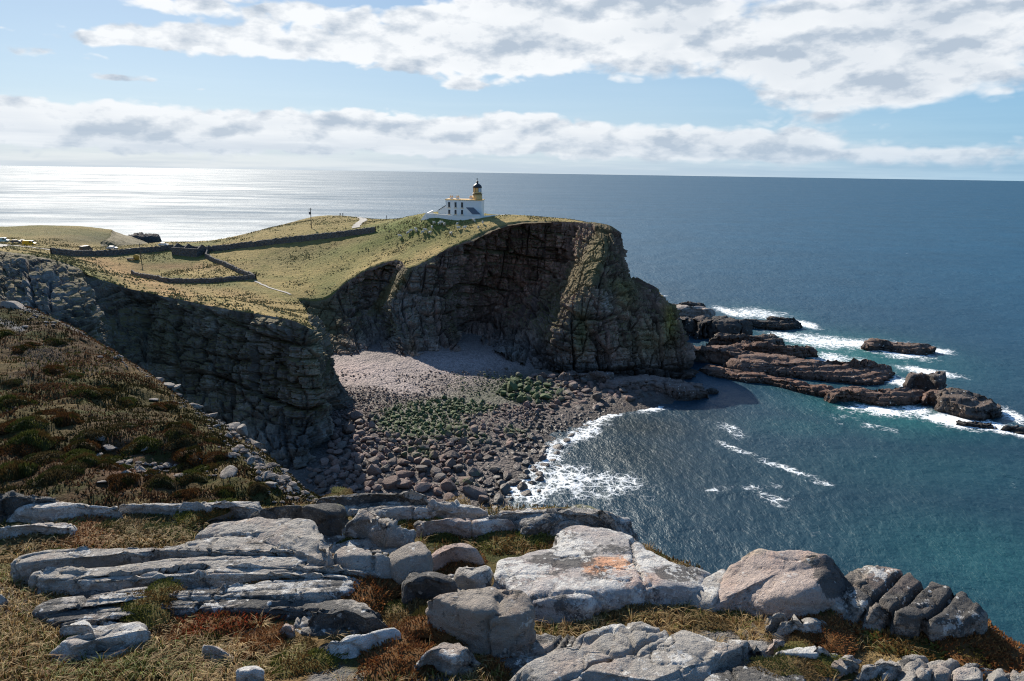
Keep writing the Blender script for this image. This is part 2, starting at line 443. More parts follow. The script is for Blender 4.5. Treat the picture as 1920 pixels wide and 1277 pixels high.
def mat_cliff():
    m, t, b = material('cliff_rock')
    p = t.pos(); tint = t.attr('tint', 'Color'); turf = t.attr('turf')
    nz = t.sep(t.normal())[2]
    bed = t.vmath('MULTIPLY', t.vmath('ADD', p, t.vmath('SCALE', t.noise(p, .08, 3, .5, 0, True), 1.5)), (.12, .12, 1.0))
    n1 = t.noise(bed, 1.3, 6, .66); n2 = t.noise(p, .35, 7, .68); streak = t.noise(t.vmath('MULTIPLY', p, (1, 1, .12)), .45, 6, .65)
    k = t.math('MAXIMUM', .12, t.math('ADD', -.65, t.math('ADD', t.math('MULTIPLY', n1, 1.2), t.math('ADD', t.math('MULTIPLY', n2, 1.2), t.math('MULTIPLY', streak, .9)))))
    k = t.math('MULTIPLY', k, 1.42)
    c = t.mix(1.0, tint, t.comb(k, k, k), 'MULTIPLY')
    c = t.mix(t.math('MULTIPLY', t.smooth(streak, .56, .72), .7), c, (.022, .022, .020))
    c = t.mix(t.math('MULTIPLY', t.smooth(t.noise(p, .25, 7, .72), .60, .70), .6), c, (.20, .19, .17))
    c = t.mix(t.math('MULTIPLY', t.smooth(t.noise(p, .17, 6, .7), .60, .72), .45), c, (.050, .056, .022))
    g = t.math('MULTIPLY', t.smooth(t.math('ADD', nz, t.math('MULTIPLY', t.math('SUBTRACT', t.noise(p, .5, 6, .7), .5), .9)), .52, .74), .85)
    lowz = t.smooth(t.sep(p)[2], 6.0, 13.0)
    g = t.math('MAXIMUM', t.math('MULTIPLY', g, lowz), t.math('MULTIPLY', turf, t.smooth(t.math('ADD', turf, t.math('SUBTRACT', t.noise(p, .6, 6, .7), .5)), .3, .6)))
    gc = t.mix(t.noise(p, .6, 6, .7), (.050, .048, .018), (.19, .14, .055))
    c = t.mix(g, c, gc)
    wet = t.smooth(t.math('ADD', t.sep(p)[2], t.math('MULTIPLY', t.noise(p, .2, 5, .6), -5.0)), 3.2, .2)
    c = t.mix(t.math('MULTIPLY', wet, .75), c, (.016, .015, .014))
    t.l.new(c, b.inputs['Base Color']); b.inputs['Roughness'].default_value = .88
    b.inputs['Specular IOR Level'].default_value = .25
    h = t.math('ADD', t.math('MULTIPLY', t.noise(bed, 2.2, 6, .65), .5), t.math('MULTIPLY', t.noise(p, 1.4, 7, .68), .5))
    t.l.new(t.bump(h, .9, .8), b.inputs['Normal'])
mat_cliff()

def mat_beach():
    m, t, b = material('shingle')
    p = t.pos(); tint = t.attr('tint', 'Color')
    v = t.n.new('ShaderNodeTexVoronoi'); t.l.new(p, v.inputs['Vector']); v.inputs['Scale'].default_value = 1.5
    v2 = t.n.new('ShaderNodeTexVoronoi'); t.l.new(p, v2.inputs['Vector']); v2.inputs['Scale'].default_value = 4.2
    kk = t.math('ADD', .45, t.math('ADD', t.math('MULTIPLY', t.sep(v.outputs['Color'])[0], .5), t.math('MULTIPLY', t.sep(v2.outputs['Color'])[1], .65)))
    c = t.mix(1.0, tint, t.comb(kk, kk, kk), 'MULTIPLY')
    t.l.new(c, b.inputs['Base Color']); b.inputs['Roughness'].default_value = .8
    h = t.math('ADD', t.math('MULTIPLY', v.outputs['Distance'], -.7), t.math('MULTIPLY', v2.outputs['Distance'], -.3))
    t.l.new(t.bump(h, .55, 1.0), b.inputs['Normal'])
mat_beach()

def mat_heath():
    m, t, b = material('heath')
    p = t.pos(); tint = t.attr('tint', 'Color')
    n1 = t.noise(p, .8, 6, .68); n2 = t.noise(p, 5, 5, .7); n3 = t.noise(p, .28, 5, .6)
    k = t.math('ADD', .2, t.math('ADD', t.math('MULTIPLY', n1, .8), t.math('MULTIPLY', n2, .8)))
    c = t.mix(1.0, tint, t.comb(k, k, k), 'MULTIPLY')
    c = t.mix(t.smooth(n3, .52, .64), c, t.mix(n2, (.030, .034, .010), (.075, .075, .022)))
    c = t.mix(t.math('MULTIPLY', t.smooth(t.noise(p, .55, 6, .75), .61, .72), .8), c, (.20, .17, .15))
    c = t.mix(t.attr('rock'), c, t.mix(n1, (.10, .095, .09), (.30, .29, .28)))
    t.l.new(c, b.inputs['Base Color']); b.inputs['Roughness'].default_value = .95
    b.inputs['Specular IOR Level'].default_value = .1
    h = t.math('ADD', t.noise(p, 1.6, 6, .7), t.math('MULTIPLY', t.noise(p, 9, 5, .7), .3))
    t.l.new(t.bump(h, .5, 1.0), b.inputs['Normal'])
mat_heath()

# ------------------------------------------------------------------ cliffs: brow to foot, one column per station round the coast
# station = five points from brow to foot; (px, py, distance) or ('w', x, y, z) for the sides one cannot see
def stat(c):
    o = []
    for p in c:
        o.append(np.array(p[1:], float) if p[0] == 'w' else (atz(p[0], p[1], p[2][0]) if isinstance(p[2], tuple) else aty(*p)))
    return o
LEFT = [
 [('w', -215, 235, 40), ('w', -212, 228, 33), ('w', -205, 220, 24), ('w', -195, 212, 14), ('w', -185, 205, 2)],
 [('w', -165, 200, 39.2), ('w', -160, 190, 34), ('w', -152, 180, 26), ('w', -142, 168, 15), ('w', -130, 158, 2)],
 [(-40, 466, 178), (-40, 500, 165), (-40, 545, 150), (-40, 610, 140), (-40, 720, 128)],
 [(25, 474, 168), (25, 515, 155), (30, 560, 145), (40, 625, 136), (50, 740, 125)],
 [(90, 484, 162), (95, 525, 150), (100, 570, 142), (110, 640, 134), (130, 760, 124)],
 [(140, 499, 160), (152, 540, 152), (165, 590, 146), (180, 660, 139), (200, 780, 126)],
 [(175, 520, 166), (190, 565, 160), (205, 620, 153), (225, 690, 145), (250, 790, 132)],
 [(240, 541, 165), (250, 590, 161), (262, 640, 155), (280, 710, 147), (300, 800, 133)],
 [(310, 556, 161), (318, 610, 156), (325, 660, 151), (340, 730, 145), (360, 820, 134)],
 [(380, 571, 156), (386, 625, 152), (392, 680, 148), (400, 750, 143), (415, 850, 133)],
 [(450, 584, 152), (452, 640, 149), (455, 700, 146), (462, 770, 141), (475, 880, 130)],
 [(515, 594, 148), (516, 655, 145), (520, 720, 143), (525, 790, 139), (530, 885, 129)],
 [(560, 605, 145), (566, 660, 142), (570, 725, 141), (575, 790, 138), (575, 872, (3.0,))],
 [(584, 617, 146), (595, 660, 144), (600, 715, 143), (606, 770, 142), (612, 838, (2.5,))],
 [(586, 612, 156), (600, 655, 153), (604, 705, 151), (609, 755, 149), (618, 806, (3.0,))],
 [('w', -52, 170, 26), ('w', -48, 169, 20), ('w', -46, 169, 14), ('w', -44, 168, 9), ('w', -42, 168, 4)],
 [('w', -60, 195, 23), ('w', -56, 194, 18), ('w', -54, 192, 13), ('w', -52, 189, 8), ('w', -50, 187, 5)],
 [(560, 562, 226), (572, 600, 218), (585, 640, 210), (598, 670, 204), (612, 697, 198)],
]
HEAD = [
 LEFT[-1],
 [(610, 561, 229), (618, 595, 224), (628, 626, 217), (640, 652, 211), (655, 677, 206)],
 [(648, 530, 236), (650, 565, 231), (662, 605, 224), (672, 640, 216), (685, 668, 209)],
 [(690, 505, 241), (682, 545, 240), (680, 585, 235), (690, 630, 224), (708, 670, 209)],
 [(735, 490, 243), (722, 530, 242), (712, 575, 236), (715, 625, 224), (735, 676, 206)],
 [(768, 503, 231), (745, 545, 226), (738, 590, 220), (752, 635, 213), (774, 688, 204)],
 [(800, 491, 235), (796, 540, 230), (794, 590, 224), (798, 630, 218), (802, 672, 211)],
 [(845, 465, 241), (838, 520, 236), (840, 580, 230), (845, 630, 223), (846, 669, 213)],
 [(884, 449, 247), (873, 510, 248), (868, 570, 246), (863, 620, 240), (862, 650, 225)],
 [(930, 428, 254), (919, 500, 257), (907, 560, 256), (899, 612, 250), (893, 642, 232)],
 [(975, 418, 258), (969, 480, 260), (954, 550, 258), (933, 611, 247), (918, 662, 220)],
 [(1020, 415, 260), (1018, 480, 260), (1005, 550, 255), (978, 621, 237), (962, 682, 209)],
 [(1070, 416, 258), (1062, 480, 256), (1045, 550, 244), (1022, 625, 222), (1020, 694, 204)],
 [(1098, 417, 254), (1094, 465, 240), (1078, 535, 223), (1058, 615, 210), (1060, 699, 203)],
 [(1128, 419, 250), (1132, 462, 235), (1110, 540, 217), (1104, 620, 209), (1112, 704, 203)],
 [(1148, 425, 247), (1156, 480, 236), (1158, 540, 223), (1156, 620, 212), (1168, 710, 204)],
 [(1161, 434, 247), (1166, 488, 241), (1188, 530, 232), (1215, 612, 216), (1228, 714, 206)],
 [(1165, 437, 253), (1168, 490, 249), (1190, 526, 243), (1266, 590, 220), (1284, 712, 209)],
 [('w', 34, 274, 43), ('w', 36, 274, 33), ('w', 39, 272, 26), ('w', 48, 256, 16), ('w', 56, 244, -3)],
]
BACK = [
 HEAD[-1],
 [('w', 30, 292, 43), ('w', 35, 298, 33), ('w', 38, 302, 22), ('w', 40, 304, 10), ('w', 42, 306, -3)],
 [('w', -8, 318, 42), ('w', -4, 328, 30), ('w', 0, 332, 20), ('w', 2, 336, 10), ('w', 4, 338, -3)],
 [('w', -60, 352, 38), ('w', -58, 362, 28), ('w', -56, 368, 18), ('w', -55, 372, 9), ('w', -54, 376, -3)],
 [('w', -105, 378, 34), ('w', -105, 388, 26), ('w', -104, 394, 17), ('w', -104, 398, 8), ('w', -103, 402, -3)],
 [('w', -150, 356, 26), ('w', -150, 366, 20), ('w', -150, 374, 14), ('w', -150, 380, 7), ('w', -150, 386, -3)],
 [('w', -190, 352, 23), ('w', -192, 362, 18), ('w', -194, 372, 12), ('w', -196, 382, 6), ('w', -198, 392, -3)],
 [('w', -218, 362, 22), ('w', -222, 376, 17), ('w', -222, 390, 12), ('w', -220, 402, 6), ('w', -216, 412, -3)],
 [('w', -238, 405, 23), ('w', -230, 412, 17), ('w', -224, 420, 12), ('w', -218, 428, 5), ('w', -212, 434, -3)],
 [('w', -262, 446, 23), ('w', -254, 454, 18), ('w', -248, 462, 13), ('w', -242, 470, 6), ('w', -236, 478, -3)],
 [('w', -330, 470, 22), ('w', -330, 480, 17), ('w', -330, 488, 12), ('w', -330, 495, 5), ('w', -330, 502, -3)],
 [('w', -450, 450, 22), ('w', -454, 460, 18), ('w', -458, 470, 12), ('w', -460, 480, 5), ('w', -462, 490, -3)],
]
def loft(cols, nu, nv):
    net = np.array([stat(c) for c in cols])                    # (k,5,3)
    ch = np.linalg.norm(np.diff(net[:, :, :], axis=0), axis=-1).mean(1); ts = np.r_[0, np.cumsum(ch)]
    A = catmull(net, ts, np.linspace(0, ts[-1], nu))
    A = np.swapaxes(A, 0, 1)
    tv = np.array([0, .25, .5, .76, 1.0])
    B = catmull(A, tv, np.linspace(0, 1, nv))
    return np.swapaxes(B, 0, 1)
def strata(P, th, bw, seed, dip=(.08, -.05), warp=.5):
    nb = np.array([dip[0], dip[1], 1.0]); nb /= np.linalg.norm(nb)
    v = P @ nb + th * warp * 1.4 * fbm(P, .06, 3, .5, seed) + th * .25 * vnoise(P * .5, seed + 5)
    k = np.floor(v / th); fv = v / th - k
    u = P[..., 0] * .85 + P[..., 1] * .52 + th * .8 * fbm(P, .11, 3, .5, seed + 9) + hash1(k, seed + 1) * bw * 9
    w = bw * (.55 + .9 * hash1(k, seed + 2))
    j = np.floor(u / w); fu = u / w - j
    pro = .55 * hash2(k, j, seed + 3) + .45 * hash1(k, seed + 4)
    eg = np.minimum(np.minimum(fv, 1 - fv) * th, np.minimum(fu, 1 - fu) * w)
    return pro, eg
def blocks(U, Z, P, bw, bh, seed, dip=.06, wu=.55, wz=.65):
    z = Z + dip * U + bh * wz * fbm(P, .35 / bh, 2, .5, seed)
    z = z / bh + .45 * vnoise(np.stack([z / bh * .6, z * 0, z * 0 + seed], -1), seed + 1)
    k = np.floor(z).astype(np.int64); fz = z - k
    u = (U + bw * wu * fbm(P, .35 / bw, 2, .5, seed + 2)) / (bw * (.55 + .9 * hash1(k, seed + 3))) + 19 * hash1(k, seed + 4)
    j = np.floor(u).astype(np.int64); fu = u - j
    eg = np.minimum(np.minimum(fz, 1 - fz) * bh, np.minimum(fu, 1 - fu) * bw)
    return .65 * hash2(k, j, seed + 5) + .35 * hash1(k, seed + 6), eg, hash2(k, j, seed + 7)
def rock_relief(P, N, big=1.6, mid=.7, seed=1, th=3.0):
    """stepped blocks bounded by joints and bedding planes; also the tone of each block"""
    U = np.r_[0, np.cumsum(np.linalg.norm(np.diff(P[:, P.shape[1] // 2, :2], axis=0), axis=1))][:, None] + 0 * P[..., 2]
    Z = P[..., 2]
    b0, e0, t0 = blocks(U, Z, P, 13, 15, seed); b1, e1, t1 = blocks(U, Z, P, 5.5, 4.2, seed + 20); b2, e2, t2 = blocks(U, Z, P, 2.3, 1.5, seed + 40); b3, e3, t3 = blocks(U, Z, P, 1.0, .62, seed + 60, wu=.5, wz=.5)
    rug = sst(fbm(P, .06, 3, .5, seed + 80), -.3, .3)
    Q = P + 1.8 * np.stack([fbm(P, .15, 3, .5, seed + 3), fbm(P, .15, 3, .5, seed + 4), fbm(P, .15, 3, .5, seed + 6)], -1)
    f1, cr, idn = cellular(Q * np.array([.16, .16, .055]), seed + 8); f3, cr3, id3 = cellular(Q * np.array([.55, .55, .33]), seed + 12)
    f4, cr4, id4 = cellular(P * np.array([1.3, 1.3, 1.0]), seed + 15)
    d = big * 1.6 * (b0 - .5) - big * .9 * (1 - sst(e0, 0, .7)) + big * .7 * (idn - .5) - big * .7 * (1 - sst(cr, 0, .07))
    d += big * .95 * (b1 - .5) - big * .40 * (1 - sst(e1, 0, .34))
    m2 = .15 + .6 * rug
    d += (mid * 1.0 * (b2 - .5) - mid * .35 * (1 - sst(e2, 0, .22))) * (1.2 - .7 * m2) + (mid * 1.0 * (id3 - .5) - mid * .5 * (1 - sst(cr3, 0, .10))) * m2
    d += mid * .5 * (b3 - .5) + mid * .35 * (id4 - .5) * m2
    d += .8 * fbm(P, .09, 3, .5, seed + 90) + .12 * fbm(P, 1.3, 2, .6, seed + 95)
    tone = .35 * (t0 - .5) + .45 * (t1 - .5) + .4 * (t2 - .5) + .5 * (id3 - .5) + .6 * (idn - .5) + .3 * (id4 - .5)
    return d, tone
LAND_EDGE = []
def cliff(name, cols, nu, nv, seed, big, mid, tint_fn, turf_fn, relief=True, label=None):
    G = loft(cols, nu, nv)
    LAND_EDGE.append(G[:, 0].copy())
    N = grid_normals(G); N[..., 2] *= .2
    uu = np.stack([G[:, 2, 0], G[:, 2, 1], G[:, 2, 0] * 0], -1)
    rib = 1.6 * fbm(uu, .09, 3, .55, seed + 70) + .7 * fbm(uu, .45, 3, .6, seed + 71)
    sg = np.sign(N[nu // 2, nv // 2] @ (G[nu // 2, -1] - G[nu // 2, 0])) or 1
    fade = np.minimum(np.arange(nu), np.arange(nu)[::-1]); fade = np.clip(np.minimum(np.arange(nu) / 12., np.arange(nu)[::-1] / (.22 * nu)), 0, 1)
    G = G + N * sg * (rib * fade)[:, None, None] * np.linspace(1, .55, nv)[None, :, None]
    G[:, 0, 2] = LAND(G[:, 0, 0], G[:, 0, 1])
    LAND_EDGE[-1] = G[:, 0].copy()
    N = grid_normals(G)
    # orient outward and upward
    s = np.sign(N[nu // 2, nv // 2] @ (G[nu // 2, -1] - G[nu // 2, 0] + np.array([0, 0, 60.]))) or 1
    N = N * s
    v = np.linspace(0, 1, nv)[None, :]
    if relief:
        d, tone = rock_relief(G, N, big, mid, seed)
        turf = turf_fn(G)
        d = d * sst(v, 0.0, .07) * (1 - .75 * turf) + .35 * turf * fbm(G, .5, 3, .6, seed + 60)
    else:
        d = 1.2 * fbm(G, .12, 4, .55, seed) * sst(v, 0, .1); tone = G[..., 0] * 0; turf = G[..., 0] * 0 + .75 * (1 - sst(v, .3, .7))
    P = G + N * d[..., None]
    # turf lip: two rows tucked inland under the grass
    inl = G[:, 0] - (G[:, 1] - G[:, 0]) * 0; 
    out = G[:, min(6, nv - 1)] - G[:, 0]; out[:, 2] = 0; out /= np.maximum(np.linalg.norm(out, axis=1, keepdims=True), 1e-6)
    lip = G[:, 0] - out * 1.6; lip[:, 2] -= .35
    P = np.concatenate([lip[:, None], P], 1); turf = np.concatenate([turf[:, :1], turf], 1); tone = np.concatenate([tone[:, :1], tone], 1)
    V = P.reshape(-1, 3)
    f = grid_faces(nu, nv + 1)
    if s < 0: f = f[:, ::-1]
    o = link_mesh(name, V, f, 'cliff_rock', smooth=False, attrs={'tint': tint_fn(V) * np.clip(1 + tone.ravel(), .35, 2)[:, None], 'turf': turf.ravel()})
    tag(o, label, kind='structure')
    return o
# brow heights come from the same stations, so grass and cliff meet
def pts_from(cols, row=0): return [stat(c)[row] for c in cols]
LANDP = [(0, 457, 318), (45, 458, 312), (-120, 452, 330), (130, 471, 298), (-60, 440, 360), (0, 426, 420), (80, 423, 428), (160, 425, 430), (200, 436, 415), (110, 449, 350),
         (165, 452, 360), (230, 462, 340), (300, 459, 322), (300, 454, 340), (-200, 430, 420),
         (100, 475, 270), (165, 476, 292), (330, 466, 306), (390, 466, 304), (420, 447, 335), (470, 436, 342), (520, 424, 350), (590, 406, 358), (650, 405, 352), (720, 410, 330), (560, 416, 340),
         (500, 455, 300), (600, 443, 296), (700, 433, 290),
         (480, 524, 248), (250, 518, 262), (440, 527, 246), (300, 492, 284), (400, 494, 280), (350, 510, 264), (545, 555, 228), (500, 545, 232), (330, 540, 232),
         (560, 490, 275), (650, 478, 268), (620, 530, 244), (580, 520, 255), (720, 460, 268), (780, 440, 264), (960, 405, 284), (1040, 410, 282), (1095, 415, 272), (760, 412, 285),
         (790, 414, 272), (900, 408, 275), (800, 418, 266), (850, 416, 266), (905, 410, 267), (869, 408, 272), (945, 405, 272), (850, 440, 254), (820, 440, 258),
         (120, 482, 190), (200, 503, 186), (300, 533, 176), (400, 560, 166), (480, 580, 158), (0, 466, 190), (60, 474, 184)]
lp = [aty(*p) for p in LANDP] + pts_from(LEFT) + pts_from(HEAD)[1:] + pts_from(BACK)[1:]
lp += [np.array(w, float) for w in [(-80, 190, 25.5), (-95, 205, 25), (-72, 205, 22.5), (-110, 215, 26), (-250, 280, 36), (-250, 250, 38), (-330, 300, 34), (-450, 300, 34), (-450, 400, 25), (-300, 400, 26), (-200, 240, 37)]]
LAND = TPS(lp, 1e-4)

def land_noise(x, y):
    P0 = np.stack([np.asarray(x, float), np.asarray(y, float), np.asarray(x, float) * 0], -1)
    return .7 * fbm(P0, .028, 3, .5, 2) + .30 * fbm(P0, .06, 4, .5, 3) + .16 * ridged(P0 * np.array([1, 1.5, 1]), .22, 3, 7) + .16 * fbm(P0, .4, 2, .6, 8)
def land_h(x, y): return LAND(x, y) + land_noise(x, y)
def tint_head(V):
    px, py = pixof(V)
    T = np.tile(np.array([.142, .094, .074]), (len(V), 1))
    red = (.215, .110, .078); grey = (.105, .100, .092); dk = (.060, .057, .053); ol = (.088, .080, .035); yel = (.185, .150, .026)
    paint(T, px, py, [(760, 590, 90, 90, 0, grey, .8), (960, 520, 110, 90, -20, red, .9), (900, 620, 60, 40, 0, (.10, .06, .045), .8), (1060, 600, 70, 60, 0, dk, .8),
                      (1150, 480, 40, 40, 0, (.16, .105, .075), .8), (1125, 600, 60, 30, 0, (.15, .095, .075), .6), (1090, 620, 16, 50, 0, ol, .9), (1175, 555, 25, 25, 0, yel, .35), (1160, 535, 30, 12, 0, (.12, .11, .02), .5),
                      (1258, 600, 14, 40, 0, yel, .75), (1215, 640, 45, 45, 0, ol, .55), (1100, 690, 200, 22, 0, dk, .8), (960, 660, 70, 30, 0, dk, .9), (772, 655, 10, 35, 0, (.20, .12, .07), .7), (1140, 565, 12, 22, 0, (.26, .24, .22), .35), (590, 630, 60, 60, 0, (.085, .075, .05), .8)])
    return T
def turf_head(G):
    px, py = pixof(G.reshape(-1, 3)); t = np.zeros(len(px))
    def blob(cx, cy, sx, sy, a, w):
        nonlocal t
        r = math.radians(a); u = (px - cx) * math.cos(r) + (py - cy) * math.sin(r); v = -(px - cx) * math.sin(r) + (py - cy) * math.cos(r)
        t = np.maximum(t, w * np.exp(-((u / sx) ** 2 + (v / sy) ** 2) ** 2))
    blob(1114, 480, 80, 30, -70, 1.0); blob(1085, 510, 60, 24, -60, .9); blob(735, 540, 75, 16, -50, .95); blob(595, 600, 60, 70, 0, .7); blob(650, 560, 45, 22, -45, .5); blob(1035, 545, 40, 18, -20, .6); blob(640, 650, 50, 30, 0, .5)
    return t.reshape(G.shape[:2])
def tint_left(V):
    px, py = pixof(V)
    T = np.tile(np.array([.105, .088, .070]), (len(V), 1))
    paint(T, px, py, [(70, 540, 110, 60, 25, (.125, .125, .125), .95), (300, 640, 120, 50, 20, (.075, .070, .05), .7), (400, 650, 60, 90, 0, (.12, .105, .085), .7), (500, 680, 60, 90, 0, (.125, .112, .10), .6), (590, 660, 16, 60, 0, (.13, .12, .08), .6), (560, 820, 80, 50, 0, (.05, .055, .06), .8)])
    return T
def turf_left(G):
    px, py = pixof(G.reshape(-1, 3)); t = np.zeros(len(px))
    for cx, cy, sx, sy, w in [(250, 590, 60, 30, .45), (420, 600, 60, 16, .5), (350, 660, 60, 40, .35), (60, 482, 120, 10, .8), (150, 515, 30, 18, .6)]:
        t = np.maximum(t, w * np.exp(-((px - cx) / sx) ** 2 - ((py - cy) / sy) ** 2))
    return t.reshape(G.shape[:2])

cliff('cliff_left', LEFT, 640, 180, 11, 2.0, 1.1, tint_left, turf_left)
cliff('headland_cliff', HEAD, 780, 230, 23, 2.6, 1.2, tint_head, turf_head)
cliff('cliff_back', BACK, 160, 30, 31, 1, .5, lambda V: np.tile([.09, .08, .065], (len(V), 1)), None, relief=False)

# ------------------------------------------------------------------ grassland on top
def build_land():
    edge = np.concatenate([LAND_EDGE[0], LAND_EDGE[1][1:], LAND_EDGE[2][1:]])
    poly = np.concatenate([edge[::3, :2], edge[-1:, :2], [[-470, 440], [-470, 235]]])
    cs = .95
    xs = np.arange(-345, 62, cs); ys = np.arange(136, 478, cs)
    X, Y = np.meshgrid(xs, ys, indexing='ij'); x, y = X.ravel(), Y.ravel()
    ins = inside(x, y, poly)
    I = ins.reshape(X.shape)
    near = np.zeros_like(I); J = np.pad(I, 1)
    for a in (0, 1, 2):
        for b in (0, 1, 2): near |= J[a:a + I.shape[0], b:b + I.shape[1]]
    snap = (near & ~I).ravel()
    d = np.full(len(x), 99.0)
    sel = near.ravel()
    dd, nn = seg_dist(x[snap], y[snap], edge[::2], False)
    x = x.copy(); y = y.copy(); x[snap] = nn[:, 0]; y[snap] = nn[:, 1]
    z = LAND(x, y)
    P = np.stack([x, y, z], -1)
    P0 = np.stack([x, y, x * 0], -1)
    z = z + np.where(snap, 0, land_noise(x, y))
    P[:, 2] = z
    keep = near
    m = keep[:-1, :-1] & keep[1:, :-1] & keep[1:, 1:] & keep[:-1, 1:]
    f = grid_faces(len(xs), len(ys), m)
    T = np.tile(np.array([.275, .208, .078]), (len(x), 1))
    n = fbm(P0, .035, 4, .55, 91)
    gw = sst(n, -.05, .30)[:, None]; T = T * (1 - gw) + np.array([.150, .145, .045]) * gw
    px, py = pixof(P)
    green = (.110, .140, .030); rust = (.22, .125, .06); straw = (.40, .29, .12); olive = (.150, .145, .055)
    paint(T, px, py, [(770, 428, 150, 18, -8, green, .9), (680, 462, 140, 18, -26, green, .7), (840, 420, 100, 10, -6, green, .6), (600, 505, 90, 14, -20, straw, .6), (640, 455, 90, 8, -10, rust, .45), (560, 480, 90, 22, -10, olive, .6),
                      (930, 418, 80, 10, -8, straw, .7), (800, 478, 90, 12, -25, straw, .85), (690, 505, 60, 16, -30, straw, .7), (330, 500, 110, 8, 0, rust, .75), (350, 512, 70, 5, 0, straw, .7), (270, 482, 90, 8, 0, olive, .7),
                      (400, 548, 130, 12, 10, rust, .5), (300, 540, 170, 16, 24, (.36, .23, .10), .95), (450, 575, 90, 12, 22, straw, .8), (200, 497, 70, 12, 22, (.33, .205, .09), .9), (590, 415, 90, 7, 0, (.17, .135, .045), .6), (480, 432, 60, 6, -14, (.16, .12, .045), .6),
                      (470, 540, 60, 6, 10, olive, .7), (80, 432, 150, 9, 0, (.150, .125, .045), .85), (190, 448, 110, 12, 0, (.050, .052, .022), .85), (100, 464, 80, 4, 6, (.16, .14, .05), .6)])
    P, f, T = compact(P, f, T)
    o = link_mesh('grassland', P, f, 'turf', attrs={'tint': T}); tag(o, kind='structure')
build_land()
def mat_tuss():
    m, t, b = material('tussock'); tint = t.attr('tint', 'Color'); t.l.new(tint, b.inputs['Base Color']); b.inputs['Roughness'].default_value = .9; b.inputs['Specular IOR Level'].default_value = .1
mat_tuss()
def build_tussocks():
    r = np.random.default_rng(31); n = 150000
    y = r.uniform(140, 350, n); x = r.uniform(-.78, .14, n) * y
    poly = np.concatenate([LAND_EDGE[0][::4, :2], LAND_EDGE[1][::4, :2], LAND_EDGE[2][::3, :2], [[-470, 440], [-470, 235]]])
    P0 = np.stack([x, y, x * 0], -1); den = fbm(P0, .09, 4, .6, 611) + .35 * fbm(P0, .5, 2, .6, 612)
    k = (den + .22 * r.normal(size=n) > .27) & inside(x, y, poly)
    x, y, P0, den = x[k], y[k], P0[k], den[k]; n = len(x); z = land_h(x, y) + .05
    pal = np.array([(.30, .22, .09), (.22, .17, .06), (.36, .27, .12), (.13, .10, .04), (.14, .135, .045)])
    T = pal[r.integers(0, 5, n)] * (.7 + .5 * r.random((n, 1)))
    h = .12 + .2 * r.random(n); w = .25 + .35 * r.random(n); a = r.random(n) * 6.283
    c = np.stack([x, y, z], -1); V = np.zeros((n, 4, 3))
    for j in range(3):
        V[:, j] = c + np.stack([w * np.cos(a + 2.1 * j), w * np.sin(a + 2.1 * j), -.25 + 0 * w], -1)
    V[:, 3] = c + np.stack([.15 * r.normal(size=n), .15 * r.normal(size=n), h], -1)
    i = np.arange(n)[:, None] * 4; Fc = np.concatenate([i + np.array([[0, 1, 3]]), i + np.array([[1, 2, 3]]), i + np.array([[2, 0, 3]])])
    o = link_mesh('tussock_grass', V.reshape(-1, 3), Fc, 'tussock', smooth=False, attrs={'tint': np.repeat(T, 4, 0)}); tag(o, 'rough golden tussock grass on the headland and fields', 'grass', kind='stuff')
build_tussocks()

# ------------------------------------------------------------------ the cove floor
BEACHP = [atz(893, 643, 6.5), atz(850, 655, 6.3), atz(770, 690, 5.4), atz(690, 664, 6.8), atz(620, 700, 6.0), atz(930, 690, 4.4), atz(800, 735, 3.6), atz(700, 720, 4.8), atz(640, 770, 4.2), atz(560, 870, 3.2),
          atz(1000, 720, 2.6), atz(1100, 715, 2.2), atz(1200, 740, 1.2), atz(1300, 745, -.6), atz(1260, 765, -.5), atz(1160, 775, 0.0), atz(1090, 795, 0.1), atz(900, 800, 2.2), atz(750, 830, 3.0), atz(1000, 845, .2), atz(960, 890, .2), atz(850, 900, 1.2), atz(700, 920, 2.2),
          atz(930, 945, .1), atz(1060, 880, -1.0), atz(1100, 830, -1.0), atz(1050, 960, -1.5), atz(1300, 830, -3), atz(800, 970, 1.0)]
BEACHP += [np.array(w, float) for w in [(-60, 150, 4), (-70, 120, 5), (-40, 95, 3), (10, 95, -2), (40, 110, -4), (60, 150, -4), (75, 200, -4), (-75, 200, 7), (-20, 240, 7), (30, 225, 3)]]
BEACH = TPS(BEACHP, 1e-3)
def build_beach():
    cs = .55
    xs = np.arange(-80, 62, cs); ys = np.arange(90, 238, cs)
    X, Y = np.meshgrid(xs, ys, indexing='ij'); Z = BEACH(X, Y)
    P0 = np.stack([X, Y, X * 0], -1)
    Z = Z + .55 * fbm(P0, .16, 4, .6, 5) + .15 * fbm(P0, .9, 2, .5, 6)
    P = np.stack([X, Y, Z], -1).reshape(-1, 3); px, py = pixof(P)
    T = np.tile(np.array([.085, .066, .058]), (len(P), 1))
    pale = (.275, .22, .21)
    paint(T, px, py, [(850, 682, 130, 28, 0, pale, .95), (690, 698, 95, 26, 12, pale, .85), (640, 700, 60, 22, 0, (.30, .22, .20), .9), (760, 730, 70, 16, 12, pale, .8),
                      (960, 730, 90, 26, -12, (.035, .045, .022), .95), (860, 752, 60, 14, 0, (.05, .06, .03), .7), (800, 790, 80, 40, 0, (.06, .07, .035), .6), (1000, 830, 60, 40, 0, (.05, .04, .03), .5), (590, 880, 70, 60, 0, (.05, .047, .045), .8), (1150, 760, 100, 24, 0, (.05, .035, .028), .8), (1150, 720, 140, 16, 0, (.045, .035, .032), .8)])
    wet = sst(P[:, 2], .9, .2)[:, None]; T = T * (1 - .6 * wet) + np.array([.03, .025, .022]) * .6 * wet
    o = link_mesh('beach', P, grid_faces(len(xs), len(ys)), 'shingle', attrs={'tint': T}); tag(o, kind='structure')
